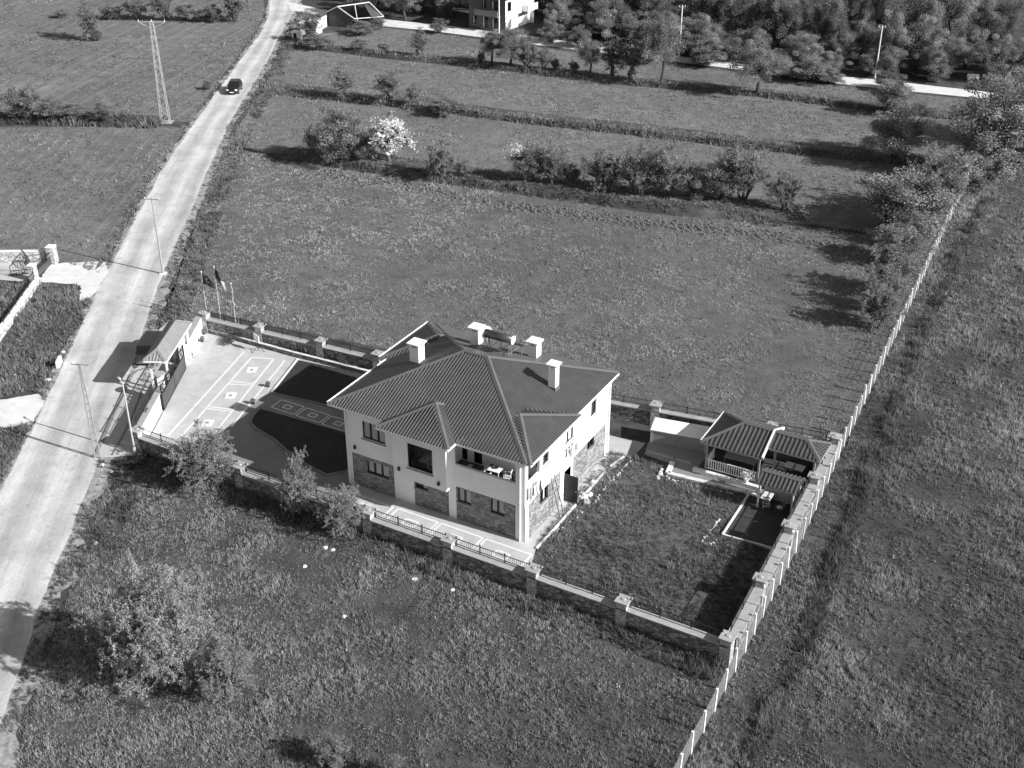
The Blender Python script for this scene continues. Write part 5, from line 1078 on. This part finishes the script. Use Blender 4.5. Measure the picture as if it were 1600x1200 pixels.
T_ = [
 ('bushA','big dark shrub left of the white blossom tree in the hedgerow',532,258,178,78,G1),('bushT','small thin shrub at the left end of the hedgerow',489,240,200,26,G1),('bushA','dark low shrub tucked against the white blossom tree',572,258,212,42,G1),
 ('white','white blossoming tree in the hedgerow behind the meadow',609,256,186,68,None),('bushT','round shrub right of the white blossom tree',690,283,234,58,G1),('bushA','tiny shrub beside the round shrub right of the blossom tree',722,281,258,30,G1),
 ('bushA','dark shrub with a few white flowers in the middle of the hedgerow',828,288,228,62,G1),('bushT','light shrub leaning on the dark flowered shrub',862,292,232,60,G1),('bushA','low filler shrub in the middle of the hedgerow',893,292,262,36,G1),
 ('bushT','first grey twiggy shrub right of the hedgerow gap',945,302,240,78,G1),('bushT','second grey twiggy shrub right of the hedgerow gap',995,308,236,78,G1),('bushT','third grey twiggy shrub right of the hedgerow gap',1042,310,238,76,G1),('bushA','dark shrub between the twiggy shrubs and the tall forked one',1086,312,258,60,G1),
 ('bushA','dark low shrub at the foot of the tall forked hedgerow shrub',1122,316,262,62,G1),('bushT','tall forked shrub near the right end of the hedgerow',1160,314,230,82,G1),('bushT','bare fan-shaped shrub at the right end of the hedgerow',1226,330,268,60,G1),
 ('bushA','largest dark shrub against the post fence',1412,362,272,150,None),('bushT','pale shrub behind the largest dark shrub at the fence',1455,335,240,92,None),('wood','round pale tree left of the fence at the top right',1400,252,168,104,None),('bushA','dark shrub on the third terrace at the right',1394,180,124,66,None),
 ('wood','tall tree standing over the far end of the post fence',1548,280,126,140,None),('wood','tree beyond the fence end at the right edge',1600,225,110,110,None),
 ('bushA','upper middle shrub in the row beside the fence',1405,412,350,86,'shrubs along the fence'),('bushT','lower middle shrub in the row beside the fence',1388,460,392,82,'shrubs along the fence'),('bushT','lowest shrub in the row beside the fence',1370,512,444,72,'shrubs along the fence'),
 ('bushT','pale shrub filling the fence row below the largest dark shrub',1420,386,328,68,'shrubs along the fence'),('bushT','pale shrub filling the fence row above the lowest shrub',1378,486,424,62,'shrubs along the fence'),('wood','slender tree left of the tall tree over the fence end',1524,286,200,70,None),('poplar','left of two small round trees on the second terrace bank',537,156,108,40,None),('poplar','right of two small round trees on the second terrace bank',606,163,114,48,None),('bushT','thin bare bush right of the two small round trees',645,168,138,26,None),('bushT','low spreading bush on the second terrace bank',694,180,152,66,None),
 ('poplar','single small tree on the third terrace bank',656,90,48,32,None),('bushA','low bush left of the single small tree on the third bank',562,82,64,30,None),('bushA','tiny bush beside the single small tree on the third bank',598,84,70,18,None),('bushA','tiny dark bush at the left foot of the clump before the far house',752,99,82,14,None),
 ('tree','dark trunked tree at the left of the clump before the far house',768,102,50,48,'trees in the clump before the far house'),('tree','dense tree at the middle of the clump before the far house',797,107,46,58,'trees in the clump before the far house'),('bushA','dense shrub at the right of the clump before the far house',822,108,60,44,'trees in the clump before the far house'),
 ('bushT','pale bare bush right of the clump before the far house',850,112,78,32,None),('bushA','small dark bush below the pale bare bush on the third bank',868,113,93,16,None),('bushA','small dark bush left of the tall trees on the third bank',897,116,98,18,None),('tree','first of three tall trees on the third bank',921,120,66,44,None),('poplar','second of three tall trees on the third bank',956,124,58,46,None),('poplar','third of three tall trees on the third bank',988,129,56,52,None),
 ('tree','tall tree with a bare trunk on the third bank',1033,134,32,64,None),('tree','round spreading tree with bare trunk standing alone on the top terrace',1183,150,74,76,None),
 ('bushA','shrub on the bank beside the single tree at the upper left',152,64,46,22,None),('poplar','slim tree standing alone in the upper left field',142,64,0,38,None),
 ('bushA','dark shrub at the far left of the field edge',42,190,138,58,'shrubs along the left field edge'),('bushA','low shrub second from the left along the field edge',80,190,166,50,'shrubs along the left field edge'),('bushA','low shrub third from the left along the field edge',116,190,170,40,'shrubs along the left field edge'),('bushA','round shrub at the right end of the left field edge',162,193,168,46,'shrubs along the left field edge'),('bushA','small bush at the road beside the pylon',325,140,126,16,None),
 ('bushA','first shrub of the row at the top left',97,28,14,20,'row of shrubs at the top left'),('bushT','second shrub of the row at the top left',175,30,8,44,'row of shrubs at the top left'),('bushT','third shrub of the row at the top left',215,31,-4,36,'row of shrubs at the top left'),('bushT','fourth shrub of the row at the top left',257,32,-18,42,'row of shrubs at the top left'),('bushA','fifth shrub of the row at the top left',293,33,5,36,'row of shrubs at the top left'),('bushA','sixth shrub of the row at the top left',332,34,8,42,'row of shrubs at the top left'),('bushT','seventh shrub of the row at the top left',368,34,-22,46,'row of shrubs at the top left'),
 ('poplar','leaning twiggy tree between the white huts',487,66,18,34,None),('bushA','dark bush below the twiggy tree at the huts',492,76,56,50,None),('bushA','bush in front of the ruined shed',566,54,34,46,None),('bushT','bush at the right end of the ruined shed',590,46,28,30,None),('bushA','small dark tree beside the far lane',686,52,28,30,None),
 ('scrub','leafless-looking tangled tree by the front wall near the utility pole',325,762,676,98,None),('scrub','left young tree leaning on the front wall',468,806,718,62,None),('scrub','right young tree against the front wall',536,836,766,74,None),
 ('airy','big airy tree in the lower left casting a shadow on the road',254,1072,892,150,None),('scrub','smaller airy tree beside the big one in the lower left',356,1092,1004,92,None),('bushT','bush at the bottom edge of the front meadow',520,1200,1156,56,None),('bushT','dry bush at the very bottom left of the post fence',612,1225,1185,50,None),
]
for k, lab, x, y, yt, wp, g in T_:
    t = plant_px(k, lab, x, y, yt, wp, g)
    if 'few white flowers' in lab:
        t.rotation_euler[2] = 0; c = rng.normal(0,1,(260,3))*[.35,.4,.25]+[-.75,-.45,2.35]; tag(leaves_mesh_obj('flowers', c, .12, M['blossom'], t), kind='stuff')
# wood at the top right and behind the far house
wood_front = [P2(*q) for q in [(560,26),(620,28),(700,34),(735,30),(850,36),(890,58),(960,62),(1010,72),(1090,86),(1180,96),(1260,112),(1340,114),(1450,118),(1530,124),(1640,132)]]
wf = resample(wood_front, 60); far = np.array(_f[:2])/np.linalg.norm(_f[:2]); placed = []
hs = hb0
def far_ok(q, dmin):
    lx, ly = q[0]-hs[0], q[1]-hs[1]
    if -10.5 < lx < 5 and -9 < ly < 12: return False
    return all((q[0]-p[0])**2+(q[1]-p[1])**2 > dmin*dmin for p in placed)
rr = np.random.default_rng(5)
for depth, dmin, hh in ((0,3.5,(3.6,6.5)),(3,3.8,(5.5,8.5)),(8,4.1,(8,11)),(14,4.5,(8,12)),(22,5.0,(9,12)),(32,5.6,(9,13)),(44,6.2,(9,13)),(58,6.8,(9,13))):
    for i in range(130):
        t = rr.random()*59; a = int(t); q = wf[a]*(1-(t-a))+wf[min(a+1,59)]*(t-a); q = q+far*(depth+rr.normal(0,1.2))+np.array([rr.normal(0,.8),rr.normal(0,.8)])
        if depth < 2 and t < 18: continue
        if not far_ok(q, dmin): continue
        placed.append(q)
        first = depth <= 3
        plant('wood' if rr.random() < .8 else 'tree', 'leafy tree in the front row of the wood along the far lane' if first else 'leafy tree deep in the dense wood along the top edge', q, rr.uniform(*hh)*rr.uniform(.75,1.15), rr.uniform(3.6,6.6), 'trees of the wood, front row' if first else 'trees of the dense wood', i=int(rr.choice([1,2,3] if first else [0,0,1,1,2])))
print('wood trees', len(placed))
for x, y, yt, wp, lab in ((1020,96,60,50,'dark shrub at the wood edge left of the left pole'),(1100,104,72,60,'dark shrub at the wood edge right of the left pole'),(1270,128,92,70,'broad dark shrub at the wood edge above the lone spreading tree'),(1300,131,112,40,'low shrub on the near side of the lane right of the broad dark shrub'),(1388,140,112,46,'low shrub on the near side of the lane below the right thin pole'),(1230,124,98,50,'low shrub on the near side of the lane left of the broad dark shrub'),(1220,112,84,46,'shrub at the lane edge beside the broad dark shrub'),(905,74,40,46,'bush right of the far white house'),(860,66,34,40,'bush at the foot of the far white house balconies'),(1360,119,84,44,'bush at the foot of the right thin pole'),(1462,127,92,50,'bush left of the white bench at the wood edge')):
    plant_px('bushA', lab, x, y, yt, wp)
m = MB(); cl = resample([P2(*q) for q in [(500,272),(640,293),(800,322),(980,346),(1150,362),(1330,388)]], 620)
for q in cl:
    for _ in range(2):
        x, y = q[0]+random.gauss(0,.6), q[1]+random.gauss(0,.65); a = random.uniform(.04,.18); m.frus(x-a,x+a,y-a*random.uniform(.6,1),y+a,0,a*random.uniform(.6,1.2),a*.3)
tag(m.build('clods', M['clod']), 'strip of turned clods along the meadow side of the hedgerow', 'clods', kind='stuff')
# ------------------------------------------------------------------ grass, weeds
def grass(name, label, poly, dens, hmin, hmax, tone, wpx=1.1, excl=(), k=0, patch_s=3.0, tvar=.5, lean=.45, rows=None, thin=.0, per=9, spread=1.9, tuftvar=.17):
    p = np.array(poly); x0, y0 = p.min(0); x1, y1 = p.max(0); x0, x1, y0, y1 = max(x0,-190), min(x1,70), max(y0,-34), min(y1,160)
    pxmax = max(ppm((a,b,0)) for a in (x0,x1) for b in (y0,y1) if np.dot(np.array([a,b,0])-CAM,_f) > 20)
    pxmax = min(pxmax, 33.0); ntry = min(int((x1-x0)*(y1-y0)*pxmax*pxmax*.62*dens/per), 3000000)      # .62: ground foreshortening
    X = x0+rng.random(ntry)*(x1-x0); Y = y0+rng.random(ntry)*(y1-y0)
    dep = (X-CAM[0])*_f[0]+(Y-CAM[1])*_f[1]-CAM[2]*_f[2]; pm = FPX/np.maximum(dep, 30)
    sx = 800+((X-CAM[0])*_r[0]+(Y-CAM[1])*_r[1])*pm
    ok = (rng.random(ntry) < (pm/pxmax)**2) & (sx > -190) & (sx < 1790) & (dep > 30)
    X, Y, pm = X[ok], Y[ok], pm[ok]; ok = inside(X, Y, poly)
    for e in excl: ok &= ~inside(X, Y, e)
    X, Y, pm = X[ok], Y[ok], pm[ok]
    nz = fbm(X, Y, patch_s, k); big = fbm(X, Y, patch_s*5, k+5)
    ok = rng.random(len(X)) < (1-thin*(nz < .42)*1.0); X, Y, pm, nz, big = X[ok], Y[ok], pm[ok], nz[ok], big[ok]
    m_ = len(X); th = np.exp(rng.normal(0, .28, m_)); tt = np.exp(rng.normal(0, tuftvar, m_)); rep_ = lambda q: np.repeat(q, per)
    sp = rep_(spread/pm*(.6+.8*rng.random(m_))); X = rep_(X)+rng.normal(0,1,m_*per)*sp; Y = rep_(Y)+rng.normal(0,1,m_*per)*sp; pm, nz, big, th, tt = map(rep_, (pm, nz, big, th, tt)); n = len(X)
    hv = (hmin+(hmax-hmin)*np.clip((nz-.25)/.5,0,1))*th*(.6+.8*rng.random(n))
    if rows is not None:
        d = X*math.cos(rows[0])+Y*math.sin(rows[0]); rw = np.sin(d*3.1416/rows[1]+fbm(X,Y,9,3)*2.5)**2; hv *= .45+.55*rw; tt = tt*(.72+.45*rw)
    a = rng.random(n)*6.283; wd = 1.22*wpx/pm*(.6+.8*rng.random(n)); la = rng.random(n)*6.283; ll = hv*lean*(.3+rng.random(n))
    base = np.stack([X, Y, ground_z(X, Y)-.01], 1); side = np.stack([np.cos(a)*wd/2, np.sin(a)*wd/2, np.zeros(n)], 1)
    tip = base+np.stack([np.cos(la)*ll, np.sin(la)*ll, hv], 1)
    v = np.stack([base-side, base+side, tip], 1).reshape(-1,3)
    tn = np.clip(tone*(1+tvar*(nz-.5)*1.6+tvar*(big-.5)*1.8), .15, 9)*tt*(.8+.4*rng.random(n))
    o = bpy.data.objects.new(name, mesh_np(name, v, np.arange(3*n), 3, M['grass'], tn)); col.objects.link(o); tag(o, label, 'grass', kind='stuff'); print(name, n); return n
tot = 0
DG = .62
_a, _b = Vector(P2(180,99)), Vector(P2(300,36)); ROWN = math.atan2((_b-_a).y, (_b-_a).x)+math.pi/2
_tr = resample([P2(*q) for q in [(1150,1240),(1215,1110),(1262,1000),(1300,900),(1345,780),(1385,680),(1430,560),(1475,450),(1540,310)]], 60)
ridge_strip = [tuple(q) for q in _tr+np.array([-.5,0])]+[tuple(q) for q in (_tr+np.array([.45,0]))[::-1]]
tot += grass('meadow_grass', 'rough grass of the meadow in front of the house', FW['front'], 1.1*DG, .05, .19, 1.55, 1.0, k=1, patch_s=2.0, tvar=.55, thin=.1, tuftvar=.13)
tot += grass('field_grass', 'tall tangled grass of the right field beyond the fence', FW['right'], 1.1*DG, .06, .28, 1.36, 1.0, k=2, patch_s=2.8, tvar=.85, thin=.35)
tot += grass('meadow_grass', 'fine grass of the big meadow behind the house', FW['meadow'], .95*DG, .045, .14, 1.76, k=3, tvar=.4, thin=.05)
for i, kk in enumerate(('terrace_a','terrace_b','terrace_c')):
    tot += grass('terrace_grass', ('grass of the terrace just behind the hedgerow','grass of the middle terrace','grass of the top terrace below the far lane')[i], FW[kk], .8*DG, .05, .16, 1.4, k=4+i, patch_s=4, tvar=.3)
tot += grass('crop_rows', 'low crop in the lower left field', FW['left_low'], .8*DG, .05, .20, 1.2, k=8, patch_s=1.6, tvar=.6, rows=(ROWN+.25,1.5))
tot += grass('crop_rows', 'thin crop rows of the upper left field', FW['left_up'], .6*DG, .03, .24, 1.05, k=9, patch_s=3, tvar=.35, rows=(ROWN,2.4))
tot += grass('verge_grass', 'grass of the verge left of the road', FW['verge'], 1.0*DG, .12, .40, 1.1, k=10, tvar=.6)
tot += grass('verge_grass', 'grass of the verge below the lower left apron', FW['verge_b'], 1.0*DG, .12, .40, 1.1, k=11, tvar=.6)
tot += grass('yard_grass', 'grass inside the left property wall', FW['inner_yard'], .9*DG, .10, .30, 1.1, k=12)
tot += grass('garden_grass', 'rough weeds of the garden beside the house', FW['garden'], 1.3*DG, .05, .24, 1.08, 1.1, excl=[slab, tp], k=13, patch_s=1.6, tvar=.8, thin=.12)
bank = lambda pts, w_: (lambda c: [tuple(q) for q in c+np.array([0,-w_])]+[tuple(q) for q in (c+np.array([0,w_]))[::-1]])(resample([P2(*q) for q in pts], 30))
tot += grass('bank_grass', 'tall grass on the bank under the hedgerow', bank([(415,243),(660,278),(900,312),(1150,342),(1370,370)], .9), 1.0*DG, .08, .35, .8, 1.3, k=14, patch_s=2, tvar=.8, thin=.5)
tot += grass('bank_grass', 'tall grass on the middle terrace bank', bank([(405,142),(600,165),(720,179),(1000,211),(1300,245),(1500,262)], .7), 1.0*DG, .10, .42, 1.0, 1.5, k=15, patch_s=2, tvar=.8, thin=.7)
tot += grass('bank_grass', 'tall grass on the top terrace bank', bank([(450,70),(600,89),(750,105),(950,129),(1180,149),(1400,177),(1540,190)], .6), 1.0*DG, .10, .42, 1.0, 1.5, k=16, patch_s=2, tvar=.8, thin=.7)
tot += grass('bank_grass', 'tall weeds on the bank along the left field edge', bank([(-60,192),(60,190),(170,193),(255,196)], 1.5), 1.2*DG, .2, .7, .8, 1.5, k=17, patch_s=2, tvar=.8)
tot += grass('roadside_weeds', 'tall weeds along the right side of the road', [tuple(q) for q in resample(shoul_r[3:14], 40)+np.array([.7,0])]+[tuple(q) for q in (resample(shoul_r[3:14], 40)+np.array([2.6,.6]))[::-1]], 1.0*DG, .06, .40, 1.0, 1.3, excl=[outer, court], k=18, patch_s=1.8, tvar=.9, thin=.85)
tot += grass('roadside_weeds', 'tall weeds along the foot of the front wall', [(-28,-4.25),(14.9,-4.25),(14.9,-6.0),(-28,-5.6)], 1.0*DG, .08, .42, .8, 1.3, k=19, patch_s=1.2, tvar=.9, thin=.5)
tot += grass('bed_plants', 'leafy plants in the bed along the back wall', [(-36.5,12.45),(-20.5,13.0),(-14.5,13.2),(-19.5,13.15),(-36.8,12.75)], 2.5*DG, .25, .8, .9, 2.0, k=20, patch_s=1.0, tvar=.9)
sh = [tuple(q) for q in resample(road_r[1:14], 60)+np.array([.2,0])]+[tuple(q) for q in (resample(shoul_r[1:14], 60)+np.array([.8,0]))[::-1]]
tot += grass('verge_tufts', 'scattered grass tufts on the gravel along the right road edge', sh, .5, .05, .25, 1.05, 1.3, excl=[outer, court], k=21, patch_s=1.5, tvar=.6, thin=.8)
sh = [tuple(q) for q in resample(road_l[2:12], 60)+np.array([-.1,0])]+[tuple(q) for q in (resample(shoul_l[2:12], 60)+np.array([-.9,0]))[::-1]]
tot += grass('verge_tufts', 'scattered grass tufts along the left road edge', sh, .5, .05, .25, 1.1, 1.3, excl=[[P2(*q) for q in [(78,412),(165,408),(170,425),(146,462),(124,471),(118,444),(60,441)]], [P2(*q) for q in [(-40,632),(62,614),(70,628),(50,662),(-40,670)]]], k=22, patch_s=1.5, tvar=.6, thin=.6)
tot += grass('ridge_shade_grass', 'taller grass with ditch shade darkened into its tone, in a line parallel to the post fence', ridge_strip, .9, .15, .55, .75, 1.2, k=23, patch_s=1.5, tvar=.8, thin=.4)  # blade tone lowered to paint the shade of a dip in the ground
def weeds(name, label, poly, n, rmin, rmax, tone, k):
    p = np.array(poly); x0, y0 = np.maximum(p.min(0), [-60,-30]); x1, y1 = np.minimum(p.max(0), [60,100]); X = x0+rng.random(n*6)*(x1-x0); Y = y0+rng.random(n*6)*(y1-y0)
    ok = inside(X, Y, poly) & (rng.random(n*6) < np.clip((fbm(X,Y,7,k)-.35)*3, .05, 1)); X, Y = X[ok][:n], Y[ok][:n]; m_ = len(X); per = 26
    r_ = rmin+(rmax-rmin)*rng.random(m_)**2.5; d = rng.normal(0,1,(m_*per,3)); d /= np.linalg.norm(d,axis=1)[:,None]; d *= (rng.random(m_*per)**.5)[:,None]*np.repeat(r_,per)[:,None]; d[:,2] = np.abs(d[:,2])*1.1
    c = np.stack([np.repeat(X,per), np.repeat(Y,per), np.zeros(m_*per)],1)+d; v, l, _ = leaf_quads(c, .095, None); tn = np.repeat(tone*np.exp(rng.normal(0,.3,m_)),per)*(.8+.4*rng.random(m_*per))
    o = bpy.data.objects.new(name, mesh_np(name, v, l, 4, M['leaf'], tn)); col.objects.link(o); tag(o, label, 'weeds', kind='stuff')
weeds('weeds', 'leafy weeds scattered through the right field', FW['right'], 2600, .12, .55, .75, 31)
weeds('weeds', 'leafy weeds scattered through the front meadow', FW['front'], 900, .10, .42, .85, 32)
weeds('weeds', 'leafy weeds scattered through the big meadow', FW['meadow'], 900, .10, .45, .9, 33)
weeds('weeds', 'leafy weeds in the garden beside the house', FW['garden'], 420, .08, .30, .8, 34)
print('blades', tot)
